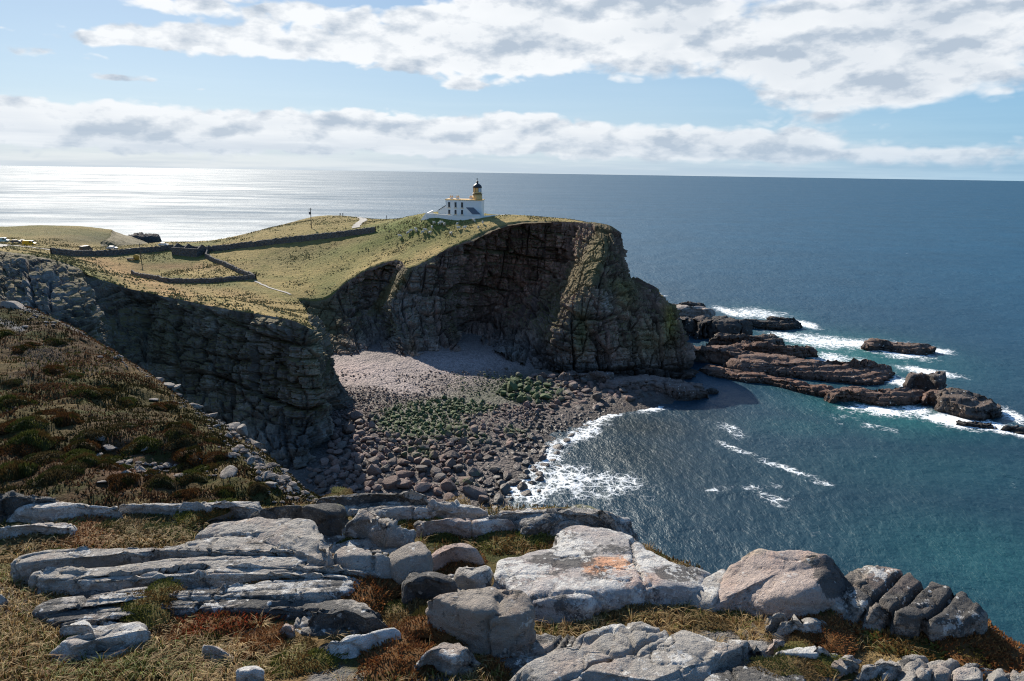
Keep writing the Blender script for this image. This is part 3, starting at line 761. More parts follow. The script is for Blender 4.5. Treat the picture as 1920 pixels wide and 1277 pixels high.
build_beach()

# ------------------------------------------------------------------ heather spur on the near left
SPURP = [(-100, 900, 34), (0, 920, 33), (100, 930, 32), (250, 935, 32), (400, 940, 32.5), (520, 950, 33), (0, 800, 41), (150, 830, 40), (300, 880, 37), (450, 890, 37), (300, 800, 45), (420, 840, 43),
         (0, 700, 52), (120, 720, 51), (240, 760, 49), (330, 790, 48), (0, 630, 62), (100, 650, 61), (200, 690, 58), (0, 575, 74), (80, 595, 72), (170, 640, 68), (250, 690, 64), (310, 735, 60), (380, 775, 55), (440, 812, 51.5),
         (490, 862, 47), (540, 905, 43), (590, 938, 40), (-100, 540, 84), (-100, 640, 62), (-100, 780, 43), (-20, 552, 80)]
sp = [aty(*p) for p in SPURP]
sp += [np.array(w, float) for w in [(-75, 100, 30), (-55, 92, 24), (-40, 82, 22), (-25, 70, 22), (-16, 60, 22), (-8, 52, 22), (-4, 44, 28), (-90, 110, 34), (-30, 26, 46), (-10, 24, 44), (-60, 40, 55), (-80, 70, 55), (-3, 30, 40)]]
SPUR = TPS(sp, 1e-4)
def spur_z(X, Y):
    P0 = np.stack([X, Y, X * 0], -1)
    Z = SPUR(X, Y)
    Z = Z + .7 * fbm(P0, .12, 4, .55, 15) + .10 * fbm(P0, 1.8, 3, .6, 19)
    for sc_, am_, sd_ in ((.42, 1.05, 33), (.95, .5, 36)):
        f1, cr_, _i = cellular(P0 * sc_ + .35 * fbm(P0, .5, 2, .5, 34)[..., None] * np.array([1, 1, 0]), sd_); Z = Z + am_ * (np.sqrt(np.maximum(1 - f1 ** 2, 0)) - .6)
    # the eroded hollow of bare earth under the heather
    for (px, py, y, r, dp) in [(270, 862, 38, 3.4, .75), (330, 868, 37.5, 2.6, .5)]:
        c = aty(px, py, y); q = ((X - c[0]) ** 2 + ((Y - c[1]) * 1.6) ** 2) / r ** 2
        Z = Z - dp * np.exp(-q ** 2)
    return Z
SPG = {}
def spur_q(X, Y):
    """height of the built hillside, read back from its grid"""
    Z = SPG['Z']; u = np.clip((X - SPG['x0']) / SPG['c'], 0, Z.shape[0] - 1.001); v = np.clip((Y - SPG['y0']) / SPG['c'], 0, Z.shape[1] - 1.001)
    i = u.astype(int); j = v.astype(int); a = u - i; b = v - j
    return (Z[i, j] * (1 - a) + Z[i + 1, j] * a) * (1 - b) + (Z[i, j + 1] * (1 - a) + Z[i + 1, j + 1] * a) * b
def build_spur():
    xs = np.arange(-72, 2, .26); ys = np.arange(24, 100, .26)
    X, Y = np.meshgrid(xs, ys, indexing='ij'); Z = spur_z(X, Y)
    SPG['x0'], SPG['y0'], SPG['c'], SPG['Z'] = xs[0], ys[0], .26, Z
    P = np.stack([X, Y, Z], -1); P0 = np.stack([X, Y, X * 0], -1)
    ok = (X < -.70 * Y + 60) & (X > -.86 * Y - 4) & (Z > 12)
    m = ok[:-1, :-1] & ok[1:, 1:] & ok[1:, :-1] & ok[:-1, 1:]
    f = grid_faces(len(xs), len(ys), m); P = P.reshape(-1, 3); P0 = P0.reshape(-1, 3)
    px, py = pixof(P)
    T = np.tile(np.array([.078, .050, .026]), (len(P), 1))
    n = fbm(P0, .10, 4, .6, 41); g = sst(n, 0, .3)[:, None]; T = T * (1 - g) + np.array([.075, .062, .024]) * g
    n = fbm(P0, .22, 4, .6, 47); g = (sst(n, .12, .4) * .75)[:, None]; T = T * (1 - g) + np.array([.15, .10, .045]) * g
    paint(T, px, py, [(270, 868, 62, 26, 0, (.19, .095, .070), .95), (330, 872, 70, 14, 0, (.20, .10, .075), .9), (280, 840, 90, 18, 4, (.10, .055, .04), .7), (60, 790, 90, 50, 0, (.075, .070, .022), .7), (420, 905, 90, 22, 0, (.10, .08, .026), .6), (520, 900, 50, 22, 35, (.09, .095, .024), .7)])
    rk = np.zeros(len(P))
    for cx, cy, sx, sy, a in [(300, 690, 40, 10, 25), (430, 800, 45, 14, 35), (480, 860, 40, 10, 40), (520, 900, 35, 7, 40), (40, 570, 60, 12, 20), (150, 620, 60, 10, 25), (20, 610, 40, 8, 20)]:
        r = math.radians(a); u = (px - cx) * math.cos(r) + (py - cy) * math.sin(r); v = -(px - cx) * math.sin(r) + (py - cy) * math.cos(r)
        rk = np.maximum(rk, np.exp(-(u / sx) ** 2 - (v / sy) ** 2))
    rk = sst(rk + .5 * fbm(P0, .8, 3, .6, 51), .45, .75)
    P, f, T, rk = compact(P, f, T, rk)
    o = link_mesh('heather_hillside', P, f, 'heath', attrs={'tint': T, 'rock': rk}); tag(o, kind='structure')
build_spur()

# ------------------------------------------------------------------ foreground ledge the camera stands above
FG_EDGE = [(-260, 935), (-100, 932), (0, 930), (120, 938), (230, 960), (400, 950), (600, 940), (700, 936), (800, 948), (950, 950), (1050, 947), (1100, 950), (1150, 990), (1200, 1012), (1270, 1045), (1315, 1062), (1345, 1090), (1420, 1075), (1600, 1090), (1700, 1100), (1840, 1168), (1930, 1250), (2100, 1300)]
FG0, FGS = CZ - 4.4, .13
def fgz(x, y): return FG0 - FGS * y - .012 * x
def fg(px, py, h=0.0):
    """point of the ledge's plane (raised by h) that the given sight line meets"""
    d = ray(px, py); k = FG0 + h - CZ
    t = k / (d[2] + FGS * d[1] + .012 * d[0]); return CAM + d * t
def build_fg():
    E = np.array([fg(*p) for p in FG_EDGE]); ra = E[:, 0] / E[:, 1]; o = np.argsort(ra)
    nu, nv = 310, 240
    a = np.linspace(-1.12, 1.12, nu); ye = np.interp(a, ra[o], E[o, 1])
    A = np.repeat(a[:, None], nv, 1)
    s = np.linspace(0, 1, nv)[None, :]
    near, y0 = .86, 2.5
    t = np.clip(s / near, 0, 1); Y = y0 * (ye[:, None] / y0) ** t
    k = np.clip((s - near) / (1 - near), 0, 1)
    Y = Y + 11 * k ** 1.6
    X = A * Y
    P0 = np.stack([X, Y, X * 0], -1)
    Z = fgz(X, Y) - .05 + .06 * fbm(P0, .5, 3, .5, 71) + .03 * fbm(P0, 2.5, 3, .55, 73)
    over = np.maximum(Y - ye[:, None], 0)
    Z = Z - over * 6.5 * sst(over, 0, 2.5) - over * 1.0 + .8 * fbm(P0 + np.stack([X * 0, X * 0, Z * .3], -1), .4, 3, .5, 77) * sst(over, .3, 3)
    Z = np.maximum(Z, -3)
    P = np.stack([X, Y, Z], -1).reshape(-1, 3); P0 = P0.reshape(-1, 3)
    px, py = pixof(P)
    T = np.tile(np.array([.150, .100, .045]), (len(P), 1))
    n = fbm(P0, .9, 4, .6, 81); g = sst(n, 0, .3)[:, None]; T = T * (1 - g) + np.array([.08, .075, .025]) * g
    n = fbm(P0, .5, 4, .6, 83); g = sst(n, .05, .35)[:, None]; T = T * (1 - g) + np.array([.24, .17, .08]) * g
    rk = sst(fbm(P0, .7, 4, .6, 85), .15, .3) * .8
    rk = np.maximum(rk, sst(over.ravel(), .2, .8))
    o = link_mesh('foreground_ground', P, grid_faces(nu, nv), 'heath', attrs={'tint': T, 'rock': rk}); tag(o, kind='structure')
build_fg()

# ------------------------------------------------------------------ sea
def build_sea():
    def foam_of(x, y, spots):
        f = np.zeros(len(x))
        for (px, py, sx, sy, a, w) in spots:
            c = atz(px, py, 0); c2 = atz(px + sx, py + math.tan(math.radians(a)) * sx, 0); c3 = atz(px, py + sy, 0)
            ux, uy = c2[0] - c[0], c2[1] - c[1]; L = math.hypot(ux, uy); ux /= L; uy /= L
            S = max(abs((c3[0] - c[0]) * -uy + (c3[1] - c[1]) * ux), .5)
            u = (x - c[0]) * ux + (y - c[1]) * uy; v = -(x - c[0]) * uy + (y - c[1]) * ux
            f = np.maximum(f, w * np.exp(-((u / L) ** 2 + (v / S) ** 2)))
        return f
    nu = 350
    a = np.linspace(-1.05, 1.05, nu)
    r = [60.0]
    while r[-1] < 420: r.append(r[-1] * 1.0068)
    while r[-1] < 70000: r.append(r[-1] * 1.05)
    r = np.array(r); A, Rr = np.meshgrid(a, r, indexing='ij')
    x = (Rr * np.sin(A)).ravel(); y = (Rr * np.cos(A)).ravel()
    FO = [(1020, 860, 34, 50, -50, .74), (1090, 815, 60, 20, -30, .72), (985, 920, 60, 40, 0, .70), (1060, 900, 110, 46, 10, .64), (1150, 905, 90, 40, 0, .52), (1130, 785, 40, 10, -20, .8), (1220, 768, 50, 8, -6, .6), (1180, 990, 40, 30, 50, .35),
          (1390, 845, 70, 7, 20, .60), (1480, 880, 80, 7, 18, .66), (1370, 805, 40, 16, 30, .5), (1540, 906, 40, 5, 8, .62), (1380, 915, 110, 8, -4, .46), (1450, 935, 60, 20, 20, .4), (1520, 1000, 60, 8, 10, .3), 
          (1540, 640, 100, 16, 6, .78), (1620, 645, 120, 12, 2, .85), (1480, 630, 60, 10, 10, .75), (1690, 660, 70, 14, 6, .9), (1560, 672, 60, 14, 10, .7), (1640, 690, 50, 14, 30, .75), (1740, 697, 70, 7, 9, 1.0), (1700, 718, 40, 14, 0, .9), (1420, 588, 60, 16, 0, .7), (1370, 585, 40, 10, 20, .8), (1510, 608, 20, 10, 0, 1.0), (1760, 658, 26, 7, 0, 1.0),
          (1650, 770, 80, 13, 5, .85), (1720, 770, 40, 14, 10, .9), (1790, 790, 80, 13, 10, 1.15), (1860, 800, 60, 11, 14, 1.15), (1900, 780, 30, 20, 40, .8), (1920, 815, 40, 7, 12, 1.0), (1590, 765, 40, 10, 5, .5), (1640, 800, 60, 8, 12, .45), (1560, 785, 60, 20, 10, .3),
          (1225, 553, 20, 7, 0, .9), (1200, 570, 20, 5, 0, .8), (1250, 580, 30, 8, 10, .4), (1345, 720, 20, 4, 0, .2), (1450, 720, 60, 4, 12, .3)]
    fo = foam_of(x, y, FO)
    sh = np.clip(foam_of(x, y, [(1580, 660, 190, 44, 5, .95), (1660, 775, 180, 32, 8, .85), (1560, 760, 80, 14, 15, .45), (1650, 800, 140, 26, 10, .4), (1850, 1050, 240, 130, 0, .38), (1750, 880, 260, 60, 0, .22), (1440, 720, 70, 12, 20, .25), (1430, 590, 70, 20, 0, .4), (1520, 800, 120, 22, 0, .3), (1900, 1150, 160, 100, 0, .25)]), 0, 1)
    wd = np.clip(foam_of(x, y, [(1200, 800, 110, 30, 0, .8), (1180, 850, 110, 50, 0, .6), (1320, 780, 60, 20, 0, .4)]), 0, 1)
    V = np.stack([x, y, x * 0], -1)
    o = link_mesh('sea', V, grid_faces(nu, len(r)), 'sea_water', attrs={'chop': (.42 + .33 * sst(np.log(np.hypot(x, y)), math.log(150.), math.log(1200.))) * (1 + .10 * fbm(np.stack([x * .25, y, y * 0], -1), .004, 4, .6, 201)), 'foam': fo, 'shallow': sh, 'weed': wd}); tag(o, kind='structure')
    # the water all round, under and behind the camera
    MB().add([(-70000, -70000, -.6), (70000, -70000, -.6), (70000, 36000, -.6), (-70000, 36000, -.6)], [(0, 1, 2, 3)]).build('sea_floor', plain('deep_water', (.006, .03, .042), .2), None)
    tag(bpy.data.objects['sea_floor'], kind='structure')
build_sea()
# ------------------------------------------------------------------ rock material with lichens
def mat_rock(name='lichen_rock', fine=1.0):
    m, t, b = material(name)
    p = t.pos(); tint = t.attr('tint', 'Color'); blk = t.attr('dark'); wht = t.attr('pale')
    s = fine
    n1 = t.noise(p, 2.0 * s, 8, .68); n2 = t.noise(p, 14 * s, 7, .72); sp = t.noise(p, 70 * s, 3, .6)
    k = t.math('ADD', .10, t.math('ADD', t.math('MULTIPLY', n1, .75), t.math('ADD', t.math('MULTIPLY', n2, .75), t.math('MULTIPLY', sp, .35))))
    c = t.mix(1.0, tint, t.comb(k, k, k), 'MULTIPLY')
    c = t.mix(t.math('MULTIPLY', t.smooth(t.noise(p, 1.3 * s, 6, .65), .5, .66), .5), c, t.mix(1.0, c, (1.12, .93, .86), 'MULTIPLY'))
    # black crusts, then white crusts with sharp rims
    d = t.math('ADD', t.noise(p, 1.1 * s, 9, .76), t.math('MULTIPLY', t.math('SUBTRACT', n2, .5), .5))
    kb = t.smooth(t.math('ADD', d, t.math('MULTIPLY', t.math('SUBTRACT', blk, .5), .55)), .490, .56)
    c = t.mix(t.math('MULTIPLY', kb, .82), c, t.mix(sp, (.026, .026, .027), (.10, .10, .098)))
    w = t.math('ADD', t.noise(t.vmath('ADD', p, (7, 3, 1)), 1.9 * s, 9, .72), t.math('MULTIPLY', t.math('SUBTRACT', n2, .5), .40))
    kw = t.smooth(t.math('ADD', w, t.math('MULTIPLY', t.math('SUBTRACT', wht, .5), .55)), .545, .58)
    c = t.mix(t.math('MULTIPLY', kw, .85), c, t.mix(sp, (.50, .49, .465), (.76, .75, .72)))
    v = t.voronoi(t.vmath('ADD', p, t.vmath('SCALE', t.noise(p, 9 * s, 3, .6, 0, True), .08 / s)), 5.5 * s)
    ks = t.math('MULTIPLY', t.smooth(v, .17, .12), t.smooth(t.noise(p, 1.1 * s, 3, .5), .44, .56))
    c = t.mix(t.math('MULTIPLY', ks, .85), c, (.66, .65, .62))
    c = t.mix(t.attr('moss'), c, t.mix(n2, (.10, .11, .035), (.42, .42, .19)))
    t.l.new(c, b.inputs['Base Color']); b.inputs['Roughness'].default_value = .9
    b.inputs['Specular IOR Level'].default_value = .2
    h = t.math('ADD', t.math('MULTIPLY', n1, .5), t.math('ADD', t.math('MULTIPLY', n2, .22), t.math('MULTIPLY', sp, .05)))
    t.l.new(t.bump(h, .36 / s, 1.0), b.inputs['Normal'])
mat_rock(); mat_rock('sea_rock', .16)

def closed_curve(P, n):
    P = np.asarray(P, float); Q = np.concatenate([P[-2:], P, P[:3]])
    ts = np.r_[0, np.cumsum(np.maximum(np.linalg.norm(np.diff(Q[:, :2], axis=0), axis=1), 1e-4) ** .75)]
    return catmull(Q, ts, np.linspace(ts[2], ts[2 + len(P)], n, endpoint=False))
def rock_mesh(rim, base_fn, N=50, skirt=.35, e=.22, dome=.03, seed=0, rough=.04, rs=1.6, grooves=(), flare=.03, blocky=.02, bed=(.13, .025), cuts=4, jit=.035, terr=None, crack=.045):
    """rim: points of the upper outline (world). A rounded block that falls from the rim to below the ground."""
    C = closed_curve(rim, 256)
    cen = C.mean(0)
    _t = np.linspace(0, 2 * math.pi, 256, endpoint=False); _q = np.stack([np.cos(_t), np.sin(_t), _t * 0 + seed * 3.3], -1)
    C[:, :2] = cen[:2] + (C[:, :2] - cen[:2]) * (1 + jit * (1.3 * fbm(_q, 2.2, 2, .5, seed) + 1.2 * fbm(_q, 6.0, 3, .6, seed + 1)))[:, None]
    A = np.arctan2(C[:, 1] - cen[1], C[:, 0] - cen[0])
    g = np.linspace(-1, 1, N)
    a, b = np.meshgrid(g, g, indexing='ij')
    # square to disc
    r = np.maximum(np.abs(a), np.abs(b)); big = np.abs(a) >= np.abs(b)
    with np.errstate(divide='ignore', invalid='ignore'):
        th = np.where(big, np.where(a >= 0, 0, math.pi) + (math.pi / 4) * np.where(a == 0, 0, b / np.where(a == 0, 1, a)), np.where(b >= 0, math.pi / 2, -math.pi / 2) - (math.pi / 4) * np.where(b == 0, 0, a / np.where(b == 0, 1, b)))
    # outline followed by its own parameter, not by angle, so long lenses keep their shape
    fr = ((th / (2 * math.pi)) % 1.0)
    a0 = int(np.argmin(np.abs(A)))
    sgn = 1 if np.sum(C[:, 0] * np.roll(C[:, 1], -1) - np.roll(C[:, 0], -1) * C[:, 1]) > 0 else -1
    idx = (a0 + sgn * fr * 256) % 256
    i0 = np.floor(idx).astype(int) % 256; i1 = (i0 + 1) % 256; f = (idx - np.floor(idx))[..., None]
    rimP = C[i0] * (1 - f) + C[i1] * f
    # superellipse profile sampled evenly along its length
    size = float(np.mean(np.linalg.norm((C - cen)[:, :2], axis=1)))
    H = float(np.mean(C[:, 2] - base_fn(C[:, 0], C[:, 1]))) + skirt
    ph = np.linspace(0, math.pi / 2, 400); R0 = np.sin(ph) ** e; D0 = 1 - np.cos(ph) ** e
    L = np.r_[0, np.cumsum(np.hypot(np.diff(R0) * size, np.diff(D0) * H * .8))]; L /= L[-1]
    rho = np.interp(r, L, R0); dr = np.interp(r, L, D0)
    top = cen[2] + (rimP[..., 2] - cen[2]) * np.minimum(rho, 1) ** 1.2
    X = cen[0] + (rimP[..., 0] - cen[0]) * rho * (1 + flare * dr); Y = cen[1] + (rimP[..., 1] - cen[1]) * rho * (1 + flare * dr)
    bz = base_fn(X, Y)
    Z = top + dome * size * (1 - rho ** 2) - dr * (np.maximum(top - bz, 0) + skirt)
    P = np.stack([X, Y, Z], -1)
    if terr:
        q = (P[..., 2] + terr[1] * P[..., 0] + terr[2] * P[..., 1]) / terr[0] + .6 * fbm(P + seed, .35 * rs, 3, .5, seed + 51)
        k_ = np.floor(q); fr_ = q - k_
        P[..., 2] += (k_ + sst(fr_, .38, .62) - q) * terr[0] * .9
    Nn = grid_normals(P)
    if Nn[N // 2, N // 2, 2] < 0: Nn = -Nn
    s = float(seed)
    if cuts:
        # flat broken faces: shave the block with random planes
        rr = np.random.default_rng(seed * 7 + 1)
        hh = np.ptp(P[..., 2])
        for _ in range(cuts):
            a_ = rr.random() * 6.283; el_ = rr.uniform(.0, .75)
            nn = np.array([math.cos(a_) * math.cos(el_), math.sin(a_) * math.cos(el_), math.sin(el_)])
            dd = (P - cen) @ nn; lim = np.quantile(dd, rr.uniform(.93, .99))
            P = P - nn * (np.maximum(dd - lim, 0) * .92)[..., None]
        Nn = grid_normals(P)
        if Nn[N // 2, N // 2, 2] < 0: Nn = -Nn
    Q = P + s * 13.7
    d = rough * 1.5 * fbm(Q, .55 * rs, 3, .5, seed) + rough * .55 * fbm(Q, 2.2 * rs, 4, .6, seed + 3) + .010 * fbm(Q, 9., 3, .6, seed + 4)
    if crack:
        cn = np.abs(fbm(Q, .75 * rs, 2, .4, seed + 61)); cn2 = np.abs(fbm(Q, 1.9 * rs, 2, .4, seed + 63))
        d -= crack * (1 - sst(cn, 0, .055)) * 1.3 + crack * .6 * (1 - sst(cn2, 0, .05))
    if blocky:
        f1, cr, idn = cellular(Q * 1.1 * rs + .25 * fbm(Q, 1.5 * rs, 2, .5, seed + 5)[..., None], seed + 7)
        d += blocky * (idn - .5) - blocky * .5 * (1 - sst(cr, 0, .12))
    for (ang, sp, dep, tilt) in grooves:
        ca, sa = math.cos(math.radians(ang)), math.sin(math.radians(ang))
        c = -P[..., 0] * sa + P[..., 1] * ca
        c = c / sp + .30 * fbm(Q, .5 * rs, 3, .5, seed + 21) + .05 * fbm(Q, 4 * rs, 2, .5, seed + 22)
        kk = np.floor(c); fc = c - kk
        wob = .5 + .3 * (hash1(kk.astype(int), seed + 2) - .5)
        x = fc - wob
        on = (hash1(kk.astype(int), seed + 9) > .18) * (.5 + hash1(kk.astype(int), seed + 11)) * sst(fbm(Q, .6 * rs, 2, .5, seed + 30), -.45, .0)
        d += -dep * on * np.exp(-(x / .10) ** 2) + tilt * np.where(x > 0, (x - .5), (x + .5)) * .6
    if bed:
        th_, dep = bed
        v = (P[..., 2] + .12 * P[..., 0] + .2 * P[..., 1]) / th_ + .5 * fbm(Q, .8 * rs, 2, .5, seed + 41); kk = np.floor(v); fv = v - kk
        steep = 1 - np.clip(Nn[..., 2], 0, 1)
        d += steep * (dep * (hash1(kk.astype(int), seed + 42) - .5) * 1.6 - dep * .8 * (1 - sst(np.minimum(fv, 1 - fv), 0, .16)))
    P = P + Nn * d[..., None]
    fcs = grid_faces(N, N)
    if sgn < 0: pass
    return P.reshape(-1, 3), fcs
def orient_up(V, Fc):
    q = V[Fc]; n = np.cross(q[:, 2] - q[:, 0], q[:, 3] - q[:, 1]).sum(0)
    return Fc if n[2] > 0 else Fc[:, ::-1]

def fg_ground(x, y):
    P0 = np.stack([np.asarray(x, float), np.asarray(y, float), np.zeros_like(np.asarray(x, float))], -1)
    return fgz(x, y) - .05 + .06 * fbm(P0, .5, 3, .5, 71) + .03 * fbm(P0, 2.5, 3, .55, 73)

GREY = (.345, .322, .292); LITE = (.405, .380, .348); PINK = (.42, .345, .305); DKG = (.19, .178, .16); WARM = (.30, .265, .23); WHIT = (.56, .56, .55)
ROCK_POLYS = []
BEDS = [(360, 1085, 330, 70), (520, 1000, 160, 34), (120, 960, 200, 22), (380, 955, 180, 14), (730, 952, 160, 20), (860, 985, 120, 22), (1040, 975, 130, 34), (1110, 1080, 190, 66), (1140, 1240, 260, 60), (1380, 1240, 130, 40), (1640, 1255, 200, 26), (1820, 1270, 160, 26), (690, 1040, 120, 36), (620, 1165, 90, 26), (1500, 1150, 100, 30), (1690, 1120, 130, 50), (180, 1200, 110, 30), (850, 1095, 60, 30)]
def bed_mask(x, y):
    """1 where bare bedrock comes through the heather"""
    x = np.asarray(x, float); y = np.asarray(y, float); P0 = np.stack([x, y, x * 0], -1)
    px, py = pixof(np.stack([x, y, fgz(x, y)], -1)); m = np.zeros_like(x)
    for cx, cy, sx, sy in BEDS: m = np.maximum(m, np.exp(-(((px - cx) / sx) ** 2 + ((py - cy) / sy) ** 2) ** 2))
    return sst(m * .75 + .55 * fbm(P0, .9, 4, .55, 511), .50, .66)

def fg_rock(name, label, outline, h, tint=GREY, dark=.35, pale=.40, parent=None, cat='rock', moss=0., face=False, spots=(), dspots=(), **kw):
    hs = h if isinstance(h, (list, tuple)) else [h] * len(outline)
    py0, py1 = min(p[1] for p in outline), max(p[1] for p in outline)
    rim = []
    for (px, py), hh in zip(outline, hs):
        # a point low on the outline is the foot of the near side, a high one the far upper edge
        w = 0.0 if face else float(sst(np.array((py - py0) / max(py1 - py0, 1)), .35, .8))
        hh = hh if face else hh * .8 + .05
        q = fg(px, py, hh * (1 - w)); q[2] += hh * w; rim.append(q)
    rim = np.array(rim); _c = rim.mean(0); rim[:, :2] = _c[:2] + (rim[:, :2] - _c[:2]) * (1.05 if face else 1.16)
    xs = [p[0] for p in outline]; ys = [p[1] for p in outline]
    span = max(max(xs) - min(xs), max(ys) - min(ys))
    N = int(np.clip(span / 2.6, 28, 122))
    ROCK_POLYS.append(np.array(rim)); rim = list(rim)
    kw['e'] = kw.get('e', .22) * .62; kw['rough'] = kw.get('rough', .04) * .75
    V, Fc = rock_mesh(rim, fg_ground, N=N, **kw)
    Fc = orient_up(V, Fc)
    n = len(V); c = V.mean(0)
    mo = np.zeros(n)
    if moss:
        up = (V[:, 1] - c[1]) / max(np.ptp(V[:, 1]), .1)
        mo = moss * sst(up + .5 * fbm(V, 3., 3, .6, 5) + .25 * (V[:, 0] - c[0]) / max(np.ptp(V[:, 0]), .1), .25, .5)
    var = .06 * fbm(V, 1.0, 2, .5, 77)[:, None]
    T = np.tile(tint, (n, 1)) * (1 + var); dk = np.full(n, float(dark)); qx, qy = pixof(V)
    jj = .35 * fbm(V, 3.0, 3, .6, 9)
    for (cx, cy, sx, sy, cc) in spots:
        g = sst(1.25 - np.hypot((qx - cx) / sx, (qy - cy) / sy) + jj, 0, .35)[:, None]; T = T * (1 - g) + np.array(cc) * g
    for (cx, cy, sx, sy, dv) in dspots:
        g = sst(1.3 - np.hypot((qx - cx) / sx, (qy - cy) / sy) + jj, 0, .5); dk = dk * (1 - g) + dv * g
    o = link_mesh(name, V - c, Fc, 'lichen_rock', parent, attrs={'tint': T, 'dark': dk, 'pale': np.full(n, pale), 'moss': mo})
    o.location = Vector(c)
    if label: tag(o, label, cat)
    return o

# layered outcrop on the left: a stack of thin beds, each its own slab
oc = empty('layered_outcrop', fg(380, 1110)); tag(oc, 'grey layered rock outcrop of long thin beds in the grass at lower left', 'rock')
_inv = oc.location.copy()
def bed_part(outline, h, seed, **kw):
    o = fg_rock('slab', None, outline, h, parent=None, seed=seed, **kw)
    o.parent = oc; o.location = o.location - _inv
G1 = dict(e=.22, rough=.03, dome=.0, skirt=.3, blocky=.0, cuts=0, jit=.02)
bed_part([(68, 1076), (118, 1059), (207, 1047), (295, 1034), (369, 1016), (443, 1006), (510, 1012), (560, 1028), (588, 1046), (540, 1054), (440, 1050), (330, 1054), (240, 1069), (150, 1081), (85, 1085)], .30, 1, grooves=((8, .22, .05, .03),), tint=GREY, dark=.40, pale=.46, **G1)
bed_part([(106, 1096), (177, 1073), (266, 1056), (354, 1047), (450, 1043), (528, 1044), (600, 1049), (652, 1053), (676, 1073), (610, 1080), (500, 1074), (384, 1072), (266, 1088), (170, 1111), (120, 1107)], .24, 2, grooves=((10, .25, .05, .03),), tint=GREY, dark=.34, pale=.48, **G1)
bed_part([(168, 1112), (251, 1092), (325, 1079), (413, 1067), (500, 1062), (600, 1072), (645, 1082), (560, 1090), (500, 1095), (384, 1106), (290, 1109), (220, 1114)], .19, 3, grooves=((10, .2, .03, .02),), tint=LITE, dark=.30, pale=.50, **G1)
bed_part([(112, 1142), (170, 1116), (265, 1103), (330, 1108), (400, 1106), (480, 1092), (560, 1088), (640, 1085), (610, 1107), (520, 1120), (420, 1124), (330, 1122), (240, 1130), (180, 1147), (130, 1160)], .13, 4, grooves=((10, .16, .035, .02),), tint=LITE, dark=.55, pale=.50, **G1)
bed_part([(118, 1158), (200, 1132), (300, 1122), (400, 1126), (520, 1122), (590, 1112), (580, 1135), (480, 1146), (400, 1148), (250, 1156), (185, 1174), (140, 1172)], .07, 5, grooves=((12, .13, .03, .02),), tint=GREY, dark=.66, pale=.44, **G1)
bed_part([(118, 1192), (132, 1168), (158, 1162), (168, 1172), (150, 1190)], .10, 6, tint=LITE, dark=.3, pale=.62, **G1)

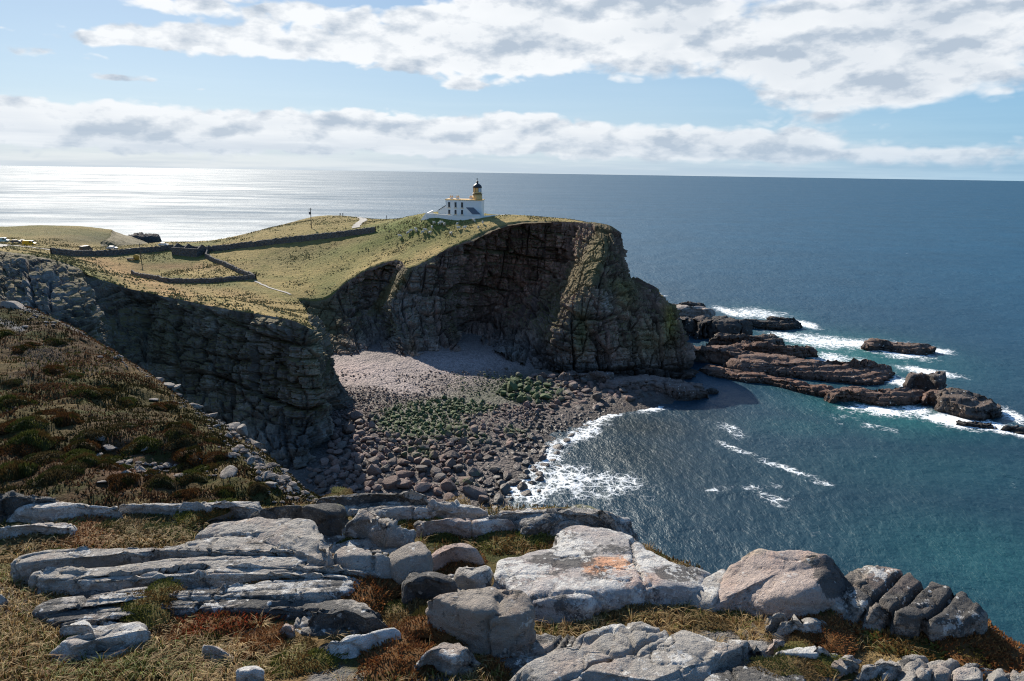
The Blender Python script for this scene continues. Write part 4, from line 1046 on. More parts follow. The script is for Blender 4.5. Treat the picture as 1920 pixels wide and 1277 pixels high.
R = [
 # name, label, outline, height, options
 ('flat_rock', 'long pale slab lying flat in the grass below the layered outcrop', [(104, 1216), (150, 1198), (255, 1170), (264, 1182), (185, 1216), (118, 1235)], .11, dict(tint=LITE, dark=.32, pale=.52, seed=11, grooves=((20, .14, .02, .02),))),
 ('layered_rock', 'domed rock of thin beds behind the layered outcrop', [(363, 991), (430, 976), (500, 964), (560, 961), (590, 976), (606, 1000), (636, 1026), (628, 1044), (580, 1042), (520, 1024), (450, 1010), (390, 1008)], [.2, .3, .4, .45, .48, .5, .5, .4, .35, .3, .25, .2], dict(face=True, tint=GREY, dark=.36, pale=.44, seed=12, dome=.03, grooves=((14, .26, .06, .05),))),
 ('rock', 'dark layered rock at the far left edge of the ledge', [(-40, 962), (0, 940), (20, 930), (60, 935), (108, 952), (90, 964), (40, 968)], .35, dict(tint=GREY, dark=.6, pale=.4, seed=13, grooves=((5, .3, .07, .04),))),
 ('flat_rock', 'long white-crusted slab along the far left rim of the ledge', [(24, 968), (106, 946), (162, 949), (224, 963), (177, 974), (83, 977)], .22, dict(tint=LITE, dark=.3, pale=.58, seed=14, grooves=((5, .28, .05, .03),))),
 ('flat_rock', 'flat pale slab in the grass at the left border of the picture', [(-20, 1012), (30, 988), (88, 980), (150, 985), (139, 999), (30, 1006)], .16, dict(tint=LITE, dark=.42, pale=.55, seed=15, grooves=((10, .25, .04, .03),))),
 ('flat_rock', 'thin strip of pale rock along the rim above the heather hillside', [(227, 967), (325, 959), (369, 952), (443, 942), (490, 944), (474, 954), (413, 964), (325, 968)], .18, dict(tint=LITE, dark=.4, pale=.5, seed=16, grooves=((3, .3, .05, .02),))),
 ('boulder', 'rounded dark boulder with green lichen behind the domed rock', [(478, 968), (495, 952), (520, 946), (575, 944), (620, 955), (641, 973), (632, 984), (590, 988), (530, 980)], [.15, .35, .5, .55, .5, .4, .25, .2, .15], dict(tint=DKG, dark=.66, pale=.28, seed=17, dome=.12, e=.5, rough=.04, moss=.35)),
 ('layered_rock', 'pointed ribbed rock standing between two heather patches', [(654, 992), (668, 966), (682, 954), (700, 960), (722, 978), (745, 995), (765, 1014), (738, 1026), (702, 1022), (684, 1008)], [.2, .4, .5, .5, .48, .45, .45, .35, .3, .2], dict(tint=GREY, dark=.46, pale=.45, seed=18, dome=.08, grooves=((-42, .2, .06, .04),), moss=.25)),
 ('boulder', 'squat grey boulder with a broad shaded face beside the ribbed rock', [(726, 1036), (762, 1017), (787, 1013), (807, 1027), (813, 1046), (795, 1054), (752, 1056)], [.4, .48, .5, .5, .48, .45, .42], dict(face=True, tint=WARM, dark=.33, pale=.36, seed=19, dome=.06, e=.3, rough=.05)),
 ('boulder', 'smooth grey boulder wedged beside the squat boulder and the outcrop', [(627, 1040), (638, 1020), (681, 1021), (719, 1033), (739, 1054), (705, 1056), (655, 1050)], [.36, .42, .44, .44, .4, .36, .34], dict(face=True, tint=GREY, dark=.3, pale=.38, seed=20, dome=.05, e=.3, rough=.05)),
 ('stone', 'small round stone above the rust heather patch', [(680, 1072), (688, 1065), (702, 1065), (711, 1072), (700, 1077)], .12, dict(tint=LITE, dark=.2, pale=.3, seed=21, dome=.15, e=.7)),
 ('boulder', 'largest boulder of the ledge, wide dark face turned to the viewer', [(800, 1122), (846, 1097), (905, 1098), (931, 1086), (962, 1090), (986, 1112), (998, 1140), (968, 1152), (900, 1146), (842, 1136)], [.46, .52, .5, .58, .6, .58, .5, .5, .5, .46], dict(face=True, tint=WARM, dark=.42, pale=.40, seed=22, dome=.03, e=.24, rough=.06, skirt=.25, jit=.05)),
 ('layered_rock', 'dark crusted ledge rock against the left end of the largest boulder', [(760, 1092), (800, 1083), (850, 1091), (848, 1101), (805, 1114), (785, 1118), (768, 1106)], .33, dict(tint=GREY, dark=.72, pale=.35, seed=23, grooves=((-8, .16, .04, .03),))),
 ('rock', 'low grey rock half sunk in heather left of the largest boulder', [(584, 1152), (600, 1132), (640, 1124), (690, 1133), (702, 1147), (716, 1166), (726, 1180), (690, 1182), (650, 1168), (610, 1176), (590, 1166)], .14, dict(tint=GREY, dark=.58, pale=.36, seed=24, dome=.05, rough=.03)),
 ('rock', 'white lichen-covered rock lying in the rust heather', [(622, 1227), (650, 1207), (684, 1194), (737, 1177), (744, 1186), (702, 1210), (645, 1228)], .15, dict(tint=WHIT, dark=.12, pale=.80, seed=25, dome=.06)),
 ('flat_rock', 'low dark gravelly slab beside the white rock', [(578, 1222), (590, 1205), (640, 1197), (664, 1204), (640, 1224)], .05, dict(tint=DKG, dark=.75, pale=.2, seed=26)),
 ('rock', 'whitish rock at the bottom border among brown heather', [(438, 1264), (455, 1246), (478, 1245), (492, 1262), (480, 1280), (450, 1282)], .12, dict(tint=WHIT, dark=.25, pale=.65, seed=27, dome=.1)),
 ('stone', 'small pale stone under the red heather hummock', [(383, 1228), (400, 1213), (425, 1210), (432, 1222), (410, 1234)], .10, dict(tint=LITE, dark=.3, pale=.5, seed=28, dome=.1)),
 ('stone', 'reddish oval stone between two heather hummocks', [(515, 1182), (525, 1172), (545, 1172), (552, 1182), (535, 1190)], .09, dict(tint=PINK, dark=.3, pale=.3, seed=29, dome=.1, e=.7)),
 ('stone', 'pale flat stone at the left border of the picture', [(-12, 1128), (0, 1116), (12, 1118), (14, 1126), (2, 1132)], .08, dict(tint=LITE, dark=.2, pale=.5, seed=30, dome=.1)),
 ('rock', 'gnarled rock at the foot of the largest boulder', [(882, 1198), (905, 1178), (928, 1185), (940, 1200), (926, 1213), (895, 1214)], .19, dict(tint=GREY, dark=.55, pale=.5, seed=31, dome=.1, rough=.05, grooves=((-30, .12, .04, .02),))),
 ('rock', 'gnarled rock tufted with pale green lichen near the bottom', [(788, 1228), (825, 1205), (852, 1205), (886, 1222), (892, 1246), (850, 1260), (808, 1247)], .17, dict(tint=GREY, dark=.5, pale=.45, seed=32, dome=.08, rough=.05, grooves=((-25, .13, .04, .02),), moss=.6)),
 ('rock', 'small flat rock in front of the largest boulder', [(938, 1213), (960, 1203), (990, 1210), (998, 1220), (965, 1226)], .12, dict(tint=LITE, dark=.5, pale=.5, seed=33, dome=.05)),
 ('flat_rock', 'grooved slab at bottom centre with long slanting cracks', [(950, 1290), (992, 1231), (1056, 1213), (1096, 1188), (1140, 1173), (1207, 1173), (1239, 1186), (1232, 1203), (1200, 1224), (1150, 1246), (1108, 1268), (1090, 1295), (1010, 1300)], .20, dict(tint=GREY, dark=.34, pale=.46, seed=34, e=.3, dome=.0, rough=.02, grooves=((34, .34, .075, .03),))),
 ('flat_rock', 'broad smooth slab with white lichen spots at bottom centre', [(1098, 1292), (1140, 1253), (1207, 1228), (1245, 1204), (1272, 1185), (1347, 1183), (1366, 1197), (1352, 1221), (1326, 1246), (1316, 1278), (1290, 1300), (1180, 1305)], .20, dict(tint=GREY, dark=.26, pale=.50, seed=35, e=.28, dome=.0, rough=.02, grooves=((34, .62, .05, .03),))),
 ('rock', 'narrow curved strip of rock along the broad smooth slab', [(1364, 1200), (1380, 1190), (1402, 1196), (1392, 1216), (1366, 1242), (1332, 1272), (1318, 1276), (1326, 1254), (1354, 1224)], .17, dict(tint=GREY, dark=.4, pale=.5, seed=36, e=.5, dome=.04, grooves=((110, .3, .05, .02),))),
 ('stone', 'rounded grey stone next to the curved strip of rock', [(1396, 1230), (1402, 1208), (1425, 1205), (1434, 1222), (1428, 1236), (1405, 1239)], .15, dict(tint=GREY, dark=.5, pale=.35, seed=37, dome=.1, e=.6)),
 ('stone', 'pinkish stone behind the rounded grey stone', [(1432, 1209), (1455, 1202), (1480, 1212), (1470, 1226), (1445, 1226)], .12, dict(tint=PINK, dark=.3, pale=.45, seed=38, dome=.06, e=.6)),
 ('flat_rock', 'square whitish slab at the edge of the right-hand heather', [(1455, 1240), (1482, 1213), (1505, 1206), (1550, 1206), (1558, 1226), (1560, 1247), (1520, 1252), (1470, 1247)], .15, dict(tint=LITE, dark=.3, pale=.58, seed=39, e=.35)),
 ('rock', 'rounded block first in the row along the bottom right', [(1560, 1250), (1575, 1236), (1600, 1234), (1614, 1248), (1600, 1265), (1570, 1265)], .13, dict(tint=GREY, dark=.3, pale=.5, seed=40, e=.45)),
 ('rock', 'long low rock second in the row along the bottom right', [(1606, 1265), (1625, 1245), (1660, 1240), (1690, 1237), (1694, 1251), (1660, 1266), (1620, 1275)], .12, dict(tint=LITE, dark=.42, pale=.5, seed=41, e=.45)),
 ('rock', 'wide block third in the row along the bottom right', [(1697, 1262), (1705, 1238), (1735, 1235), (1750, 1245), (1748, 1285), (1702, 1292)], .14, dict(tint=GREY, dark=.3, pale=.5, seed=42, e=.4)),
 ('rock', 'narrow block fourth in the row along the bottom right', [(1753, 1252), (1765, 1246), (1783, 1255), (1776, 1288), (1752, 1290)], .14, dict(tint=GREY, dark=.4, pale=.45, seed=43, e=.4)),
 ('rock', 'blocky rock fifth in the row along the bottom right', [(1786, 1267), (1800, 1250), (1835, 1250), (1843, 1265), (1840, 1294), (1785, 1296)], .14, dict(tint=LITE, dark=.3, pale=.45, seed=44, e=.4)),
 ('rock', 'blocky rock sixth in the row along the bottom right', [(1847, 1267), (1860, 1250), (1881, 1250), (1891, 1268), (1890, 1294), (1848, 1296)], .14, dict(tint=GREY, dark=.3, pale=.5, seed=45, e=.4)),
 ('rock', 'last block of the row, cut by the right border', [(1895, 1277), (1905, 1258), (1938, 1256), (1960, 1290), (1900, 1300)], .14, dict(tint=GREY, dark=.35, pale=.5, seed=46, e=.4)),
 ('flat_rock', 'rough dark-crusted slab at the bottom border right of centre', [(1332, 1285), (1360, 1252), (1392, 1239), (1430, 1246), (1480, 1259), (1515, 1277), (1500, 1300), (1340, 1305)], .06, dict(tint=GREY, dark=.68, pale=.46, seed=47, rough=.03)),
 ('boulder', 'large pinkish boulder with a black lichen side above the sea', [(1345, 1128), (1356, 1090), (1366, 1068), (1390, 1048), (1413, 1026), (1455, 1028), (1500, 1022), (1545, 1030), (1590, 1042), (1608, 1056), (1585, 1078), (1540, 1098), (1495, 1114), (1445, 1122), (1395, 1122)], [.12, .2, .3, .45, .6, .66, .72, .75, .72, .66, .6, .52, .42, .3, .18], dict(dspots=((1580, 1082, 44, 36, .95),), face=True, tint=PINK, dark=.36, pale=.36, seed=48, e=.3, dome=.02, rough=.05, moss=.2, skirt=.5)),
 ('rock', 'pale apron of rock below the left end of the pinkish boulder', [(1300, 1128), (1330, 1080), (1356, 1066), (1364, 1090), (1350, 1120), (1336, 1142)], .14, dict(tint=LITE, dark=.3, pale=.5, seed=49, e=.4)),
 ('split_outcrop', 'split outcrop of parallel ribs with black crusts above the sea at right', [(1560, 1128), (1576, 1090), (1606, 1064), (1630, 1055), (1652, 1060), (1672, 1061), (1700, 1066), (1720, 1080), (1756, 1088), (1800, 1100), (1826, 1119), (1842, 1140), (1825, 1154), (1770, 1160), (1700, 1152), (1640, 1146), (1600, 1138)], [.26, .36, .46, .5, .5, .5, .5, .48, .5, .5, .48, .42, .38, .36, .34, .3, .26], dict(spots=((1680, 1085, 50, 22, (.42, .31, .26)),), dspots=((1790, 1130, 50, 40, .9), (1690, 1140, 40, 12, .8)), face=True, tint=WARM, dark=.56, pale=.46, seed=50, e=.3, rough=.045, dome=.02, crack=.06, cuts=2, grooves=((38, .30, .16, .06), (-35, .8, .06, .0)), moss=.15)),
 ('stone', 'short block at the foot of the split outcrop', [(1556, 1132), (1572, 1120), (1592, 1122), (1602, 1140), (1585, 1145)], .2, dict(tint=GREY, dark=.3, pale=.35, seed=51, e=.5)),
 ('stone', 'upright block under the near edge of the split outcrop', [(1603, 1144), (1612, 1119), (1630, 1111), (1642, 1116), (1634, 1138), (1616, 1150)], .25, dict(tint=GREY, dark=.42, pale=.4, seed=53, e=.45)),
 ('rock', 'cracked low rock in front of the pinkish boulder', [(1452, 1143), (1468, 1133), (1495, 1126), (1530, 1128), (1570, 1136), (1565, 1150), (1530, 1157), (1480, 1154)], .2, dict(tint=GREY, dark=.4, pale=.42, seed=58, grooves=((95, .45, .06, .02),))),
 ('stone', 'rounded grey stone left of the cracked low rock', [(1435, 1170), (1441, 1156), (1465, 1150), (1482, 1156), (1470, 1177), (1445, 1186)], .22, dict(tint=GREY, dark=.5, pale=.35, seed=59, dome=.1, e=.55)),
 ('rock', 'low double-humped rock in front of the cracked low rock', [(1463, 1193), (1475, 1166), (1500, 1158), (1550, 1160), (1562, 1166), (1520, 1178), (1490, 1197)], .2, dict(tint=GREY, dark=.4, pale=.45, seed=60, dome=.06, grooves=((80, .4, .06, .02),))),
 ('stone', 'thin white-topped stone below the split outcrop', [(1626, 1152), (1660, 1148), (1686, 1160), (1692, 1168), (1650, 1162)], .10, dict(tint=WHIT, dark=.2, pale=.65, seed=61)),
 ('flat_rock', 'great pale slab with an orange patch at the ledge rim above the water', [(905, 1082), (935, 1058), (1000, 1038), (1055, 1018), (1050, 1002), (1080, 990), (1118, 994), (1168, 1003), (1198, 1025), (1226, 1042), (1265, 1056), (1305, 1070), (1304, 1090), (1292, 1122), (1235, 1124), (1160, 1130), (1124, 1137), (1082, 1156), (1026, 1160), (1000, 1154), (970, 1110)], .24, dict(spots=((1137, 1060, 46, 17, (.62, .36, .23)), (1180, 1085, 60, 16, (.46, .38, .34))), dspots=((1060, 1050, 60, 14, .85), (1270, 1075, 34, 16, .8), (1110, 1030, 70, 8, .7)), tint=(.40, .375, .36), dark=.46, pale=.56, seed=62, e=.3, dome=.03, rough=.07, rs=.9)),
 ('flat_rock', 'cracked slab with yellow-green lichen at the tip of the ledge', [(895, 976), (936, 962), (1012, 956), (1060, 947), (1085, 941), (1120, 948), (1145, 967), (1170, 1000), (1112, 994), (1054, 1000), (984, 1006), (964, 984)], [.25, .3, .36, .42, .46, .46, .4, .3, .25, .22, .2, .22], dict(tint=LITE, dark=.5, pale=.5, seed=63, e=.35, rough=.06, grooves=((-6, .8, .09, .05),), moss=.75)),
 ('flat_rock', 'pale pinkish slab behind the green heather patch', [(795, 987), (856, 972), (950, 966), (968, 991), (920, 999), (887, 1004), (840, 999)], .22, dict(tint=PINK, dark=.36, pale=.52, seed=64, e=.4, rough=.05, grooves=((2, .7, .06, .04),))),
 ('flat_rock', 'flat pale slab at the rim in front of the beach boulders', [(703, 946), (762, 947), (810, 951), (900, 957), (874, 968), (794, 972), (731, 972), (718, 960)], .16, dict(tint=LITE, dark=.34, pale=.5, seed=65, e=.4, grooves=((2, .7, .06, .04),))),
 ('flat_rock', 'dark-topped slab on the rim below the cove', [(600, 940), (660, 931), (731, 926), (806, 940), (812, 952), (716, 947), (637, 948)], .22, dict(tint=GREY, dark=.62, pale=.36, seed=66, e=.4)),
 ('rock', 'pinkish hummock of rock beside the green heather', [(808, 1040), (850, 1018), (880, 1022), (904, 1041), (890, 1058), (850, 1054), (815, 1064)], .2, dict(tint=PINK, dark=.45, pale=.4, seed=67, dome=.08, e=.5)),
 ('rock', 'knobbly rock between the largest boulder and the great pale slab', [(856, 1093), (880, 1074), (902, 1079), (918, 1094), (892, 1100)], .3, dict(tint=LITE, dark=.5, pale=.5, seed=68, dome=.05)),
]
for (nm, lb, ol, h, kw) in R: fg_rock(nm, lb, ol, h, **kw)

def build_bedrock():
    E = np.array([fg(*q) for q in FG_EDGE]); ra = E[:, 0] / E[:, 1]; od = np.argsort(ra)
    nu, nv = 520, 300
    a = np.linspace(-.92, .92, nu); ye = np.interp(a, ra[od], E[od, 1]) + .05
    t = np.linspace(0, 1, nv)[None, :]; Y = 4.6 * (ye[:, None] / 4.6) ** t; X = a[:, None] * Y
    P0 = np.stack([X, Y, X * 0], -1); M = bed_mask(X, Y)
    ca, sa = math.cos(math.radians(9)), math.sin(math.radians(9))
    right = sst(X, .3, 1.2); ang = math.radians(9) * (1 - right) + math.radians(34) * right
    c = (-X * np.sin(ang) + Y * np.cos(ang)) / .21 + .55 * fbm(P0, .9, 3, .5, 521) + .08 * fbm(P0, 6, 2, .5, 522)
    k = np.floor(c).astype(int); f = c - k
    step = (hash1(k, 523) - .5) * .10 + (f - .5) * .05 - .07 * np.exp(-((f - .5) / .09) ** 2) * (hash1(k, 524) > .25)
    cn = np.abs(fbm(P0, 1.5, 2, .4, 526)); step = step - .05 * (1 - sst(cn, 0, .05)) + .05 * fbm(P0, 1.2, 3, .5, 527) + .014 * fbm(P0, 9, 3, .6, 528)
    Z = fg_ground(X, Y) - .14 + M * (.21 + step)
    P = np.stack([X, Y, Z], -1).reshape(-1, 3); n = len(P); keep = (M > .02)
    fm = keep[:-1, :-1] | keep[1:, 1:] | keep[1:, :-1] | keep[:-1, 1:]
    T = np.tile(GREY, (n, 1)) * (1 + .12 * fbm(P, 1.0, 2, .5, 77)[:, None]); dk = .46 + .25 * fbm(P0.reshape(-1, 3), .8, 2, .5, 530)
    V, Fc, T, dk = compact(P, grid_faces(nu, nv, fm), T, dk); n = len(V)
    o = link_mesh('bedrock', V, Fc, 'lichen_rock', attrs={'tint': T, 'dark': dk, 'pale': np.full(n, .48), 'moss': np.zeros(n)}); tag(o, kind='structure')
build_bedrock()
# ------------------------------------------------------------------ foreground vegetation
rng = np.random.default_rng(7)
def mat_leaf(name, rough=.85, trans=.25):
    m, t, b = material(name)
    tint = t.attr('tint', 'Color')
    t.l.new(tint, b.inputs['Base Color']); b.inputs['Roughness'].default_value = rough; b.inputs['Specular IOR Level'].default_value = .2
    tr = t.n.new('ShaderNodeBsdfTranslucent'); t.l.new(tint, tr.inputs['Color'])
    mx = t.n.new('ShaderNodeMixShader'); mx.inputs[0].default_value = trans
    out = t.n['Material Output']; t.l.new(b.outputs[0], mx.inputs[1]); t.l.new(tr.outputs[0], mx.inputs[2]); t.l.new(mx.outputs[0], out.inputs['Surface'])
mat_leaf('heather_leaf', .9, .2); mat_leaf('grass_blade', .7, .35)

def sprigs(base, dirs, length, width, tints, rnd):
    """thin leafy shoots: two crossed lozenges each."""
    n = len(base); L = length[:, None]; W = width[:, None]
    up = dirs / np.linalg.norm(dirs, axis=1, keepdims=True)
    a = rnd.normal(size=(n, 3)); s1 = np.cross(up, a); s1 /= np.linalg.norm(s1, axis=1, keepdims=True); s2 = np.cross(up, s1)
    m1 = base + up * L * .55
    V = np.stack([base, m1 + s1 * W, base + up * L, m1 - s1 * W, base, m1 + s2 * W, base + up * L, m1 - s2 * W], 1).reshape(-1, 3)
    Fc = np.arange(n * 8).reshape(-1, 4)
    return V, Fc, np.repeat(tints, 8, 0)
PAL = {'rust': [(0.237, 0.090, 0.031), (0.175, 0.077, 0.031), (0.300, 0.152, 0.054), (0.106, 0.087, 0.024)],
       'brown': [(0.194, 0.121, 0.050), (0.275, 0.191, 0.084), (0.131, 0.087, 0.036), (0.106, 0.106, 0.031)],
       'green': [(0.131, 0.139, 0.031), (0.188, 0.172, 0.043), (0.094, 0.103, 0.024), (0.188, 0.112, 0.038)],
       'red': [(0.300, 0.073, 0.031), (0.225, 0.073, 0.029), (0.175, 0.099, 0.031), (0.125, 0.106, 0.026)]}
for _k, _s in (('rust', .50), ('brown', .55), ('green', .60)):
    PAL['moor_' + _k] = [tuple(v * _s * f for v, f in zip(c, (.9, 1, 1))) for c in PAL[_k]]
def clump_mesh(kind, seed):
    r = np.random.default_rng(seed)
    n = 1500
    u = np.sqrt(r.random(n)); th = r.random(n) * 6.283
    edge = 1 + .22 * np.sin(3 * th + seed) + .12 * np.sin(5 * th + 2 * seed)
    x = u * np.cos(th) * edge; y = u * np.sin(th) * edge
    lump = .5 * vnoise(np.stack([x * 2.3 + seed * 7, y * 2.3, x * 0], -1), seed) 
    z = (1 - u ** 2.4) * (.34 + .16 * lump) - .02
    base = np.stack([x, y, z - .05], -1)
    d = np.stack([x * .55 + .25 * r.normal(size=n), y * .55 + .25 * r.normal(size=n), .75 + .2 * r.random(n)], -1)
    pal = np.array(PAL[kind]); g = vnoise(np.stack([x * 1.6 + 3, y * 1.6, x * 0 + seed], -1), seed + 2)
    pi = np.where(g > .25, 3, r.integers(0, 3, n)); T = pal[pi] * (.65 + .7 * r.random((n, 1)))
    V, Fc, T = sprigs(base, d, .09 + .10 * r.random(n), .011 + .009 * r.random(n), T, r)
    # woody dark mat underneath
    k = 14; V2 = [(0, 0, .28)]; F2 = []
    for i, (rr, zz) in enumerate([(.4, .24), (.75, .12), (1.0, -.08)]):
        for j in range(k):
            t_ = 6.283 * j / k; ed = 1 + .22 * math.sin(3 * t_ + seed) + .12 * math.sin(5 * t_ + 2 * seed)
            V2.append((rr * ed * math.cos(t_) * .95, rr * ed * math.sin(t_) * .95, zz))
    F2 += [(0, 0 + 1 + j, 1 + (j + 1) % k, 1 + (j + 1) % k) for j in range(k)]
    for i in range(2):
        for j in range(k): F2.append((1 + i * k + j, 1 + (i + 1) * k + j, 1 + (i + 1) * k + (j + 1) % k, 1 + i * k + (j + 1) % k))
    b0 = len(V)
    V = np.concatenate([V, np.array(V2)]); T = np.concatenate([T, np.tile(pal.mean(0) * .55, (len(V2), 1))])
    fl = [tuple(f) for f in Fc] + [tuple(dict.fromkeys(b0 + i for i in f)) for f in F2]
    return V, fl, T
CLUMPS = {}
for kd in PAL:
    for s in (1, 2):
        V, fl, T = clump_mesh(kd, s * 3 + len(kd))
        o = link_mesh('heather_clump', V, fl, 'heather_leaf', smooth=False, attrs={'tint': T})
        CLUMPS[(kd, s)] = o.data; bpy.data.objects.remove(o)
def in_rock(x, y):
    r = bed_mask(x, y) > .55
    for q in ROCK_POLYS:
        c = q.mean(0); q2 = c + (q - c) * .97
        m = (x > q[:, 0].min()) & (x < q[:, 0].max()) & (y > q[:, 1].min()) & (y < q[:, 1].max())
        if m.any():
            i = np.where(m)[0]; r[i] |= inside(x[i], y[i], closed_curve(q2, 64))
    return r
# heather one can tell apart: centre, half width in the picture, kind, height factor, label
HC = [(690, 1100, 92, 'rust', 1.0, 'rust heather hummock above the low grey rock'), (515, 1112, 44, 'rust', .9, 'small rust heather cushion on the layered outcrop'), (285, 1142, 54, 'green', .9, 'olive heather cushion in front of the layered outcrop, its edge red'),
      (400, 1172, 80, 'red', 1.0, 'large red-tipped heather hummock below the layered outcrop'), (320, 1188, 50, 'rust', .8, 'brown heather at the left foot of the red-tipped hummock'), (480, 1210, 56, 'rust', 1.0, 'heather hummock between the red-tipped hummock and the white rock'), (640, 925, 30, 'green', .4, 'low dark heather on the dark-topped slab'),
      (770, 1150, 70, 'brown', .9, 'brown heather bank left of the largest boulder'), (830, 1180, 62, 'rust', 1.0, 'dark red heather at the corner of the largest boulder'), (740, 1240, 90, 'rust', .9, 'wide brown heather patch at the bottom below the white rock'), (930, 1250, 60, 'rust', .9, 'heather patch left of the grooved slab'),
      (655, 1005, 48, 'green', .8, 'olive heather in front of the ribbed rock'), (780, 978, 48, 'green', .8, 'green heather cushion right of the ribbed rock'), (830, 1000, 60, 'green', .8, 'yellow-green heather patch behind the squat boulder'), (700, 960, 40, 'brown', .7, 'brown heather behind the ribbed rock'), (850, 962, 60, 'brown', .4, 'thin heather on the pale rim slab'),
      (950, 1015, 80, 'green', .8, 'wide green heather patch left of the great pale slab'), (870, 1060, 55, 'rust', .8, 'rust heather in front of the pinkish hummock'), (1010, 1018, 40, 'brown', .7, 'brown heather tongue pointing at the great pale slab'), (250, 975, 60, 'brown', .6, 'brown heather behind the long white-crusted slab'), (380, 968, 46, 'green', .8, 'heather tuft left of the dark boulder'),
      (60, 1020, 90, 'brown', .8, 'brown heather patch left of the layered outcrop'), (150, 1015, 80, 'rust', .7, 'rust heather patch behind the layered outcrop'), (260, 1010, 80, 'brown', .7, 'straw-brown heather behind the layered outcrop'), (30, 1070, 60, 'green', .7, 'dark green heather beside the left tip of the layered outcrop'), (100, 1120, 50, 'brown', .7, 'low heather at the left end of the layered outcrop'),
      (1420, 1118, 50, 'green', .9, 'dark green heather under the pinkish boulder'), (1385, 1148, 60, 'green', .8, 'olive heather left of the rounded grey stone'), (1275, 1130, 60, 'brown', .6, 'brown heather along the near edge of the great pale slab'), (1180, 1150, 70, 'brown', .7, 'brown heather between great pale slab and grooved slab'), (1100, 1170, 60, 'brown', .6, 'straw-coloured heather above the grooved slab'), (1310, 1085, 22, 'rust', .8, 'small red heather at the corner of the great pale slab'),
      (1620, 1190, 90, 'rust', 1.0, 'broad rust heather hummock in front of the split outcrop'), (1540, 1190, 56, 'rust', .8, 'heather right of the double-humped rock'), (1700, 1205, 90, 'green', 1.0, 'olive heather hummock before the seaward half of the split outcrop'), (1790, 1200, 70, 'rust', 1.0, 'dark brown heather below the seaward end of the split outcrop'), (1830, 1185, 34, 'red', 1.3, 'dead red-brown heather sprig at the seaward rim'),
      (1880, 1225, 80, 'rust', .9, 'brown heather at the right border above the row of blocks'), (1510, 1250, 50, 'green', .6, 'low heather between the whitish slab and the row of blocks'), (1640, 1285, 70, 'brown', .6, 'brown heather at the bottom border below the row of blocks'), (1470, 1275, 60, 'brown', .6, 'low heather on the rough dark-crusted slab'), (1255, 1260, 26, 'red', .8, 'tiny dark red heather tuft on the broad smooth slab'),
      (560, 1245, 70, 'green', .9, 'green-brown heather at the bottom left of the white rock'), (330, 1235, 70, 'brown', .8, 'brown heather at the bottom below the long pale slab'), (200, 1262, 60, 'green', .7, 'green tuft at the bottom left'), (110, 1180, 45, 'brown', .7, 'brown heather left of the long pale slab'), (60, 1230, 60, 'green', .6, 'dark heather tuft in the bottom left corner grass'), (620, 1150, 26, 'brown', .6, 'small heather tuft on the low grey rock'), (830, 1035, 30, 'brown', .7, 'heather behind the pinkish hummock'), (1035, 975, 24, 'brown', .5, 'small heather tuft in a crack of the cracked slab'), (1480, 1140, 20, 'rust', .8, 'small rust tuft behind the cracked low rock'), (1330, 1165, 60, 'brown', .7, 'pale brown heather behind the broad smooth slab')]
for i, (px, py, hw, kd, hf, lb) in enumerate(HC):
    c = fg(px, py); dist = float(np.linalg.norm(c - CAM)); r = .88 * hw * dist / FPX
    c[2] = float(fg_ground(c[0], c[1]))
    o = bpy.data.objects.new('heather_clump', CLUMPS[(kd, 1 + i % 2)]); col.objects.link(o)
    low = any(inside(np.array([c[0]]), np.array([c[1]]), q)[0] for q in ROCK_POLYS)
    o.location = Vector(c) + Vector((0, 0, .12 if low else -.02)); o.rotation_euler = (0, 0, i * 1.7)
    o.scale = (r, r * 1.25, min(r, .5) * hf * .72)
    tag(o, lb, 'heather', 'heather on the rock ledge')

# filler heather and grass nobody could count
def scatter_fg(n):
    E = np.array([fg(*p) for p in FG_EDGE]); ra = E[:, 0] / E[:, 1]; od = np.argsort(ra)
    a = rng.uniform(-.98, .98, n); ye = np.interp(a, ra[od], E[od, 1])
    y = 2.0 * (ye / 2.0) ** np.sqrt(rng.random(n)); y = np.minimum(y, ye - .05)
    return a * y, y
def build_filler():
    x, y = scatter_fg(88000)
    P0 = np.stack([x, y, x * 0], -1)
    m = fbm(P0, .55, 4, .6, 301)
    keep = (m > -.12) & ~in_rock(x, y)
    x, y, P0, m = x[keep], y[keep], P0[keep], m[keep]
    z = fg_ground(x, y)
    px, py = pixof(np.stack([x, y, z], -1))
    n = len(x); tone = fbm(P0, .35, 3, .55, 305) + .25 * rng.normal(size=n)
    straw = np.exp(-((px - 60) / 190) ** 2 - ((py - 1180) / 110) ** 2) * .8
    pal = np.array([(.190, .105, .042), (.26, .170, .075), (.135, .125, .036), (.105, .088, .030), (.42, .31, .15)])
    k = np.digitize(tone + straw * rng.random(n), [-.25, .0, .25, .6])
    k = np.array([3, 0, 1, 2, 4])[k]
    T = pal[k] * (.6 + .8 * rng.random((n, 1)))
    L = .04 + .06 * rng.random(n) * (1 + .6 * np.maximum(m, 0)); d = np.stack([.4 * rng.normal(size=n), .4 * rng.normal(size=n), .6 + .5 * rng.random(n)], -1)
    V, Fc, T = sprigs(np.stack([x, y, z - .01 + .05 * np.maximum(m, 0)], -1), d, L, L * .11, T, rng)
    o = link_mesh('heather_undergrowth', V, Fc, 'heather_leaf', smooth=False, attrs={'tint': T}); tag(o, 'low brown heather shoots covering the ledge between the rocks', 'heather', kind='stuff')
build_filler()
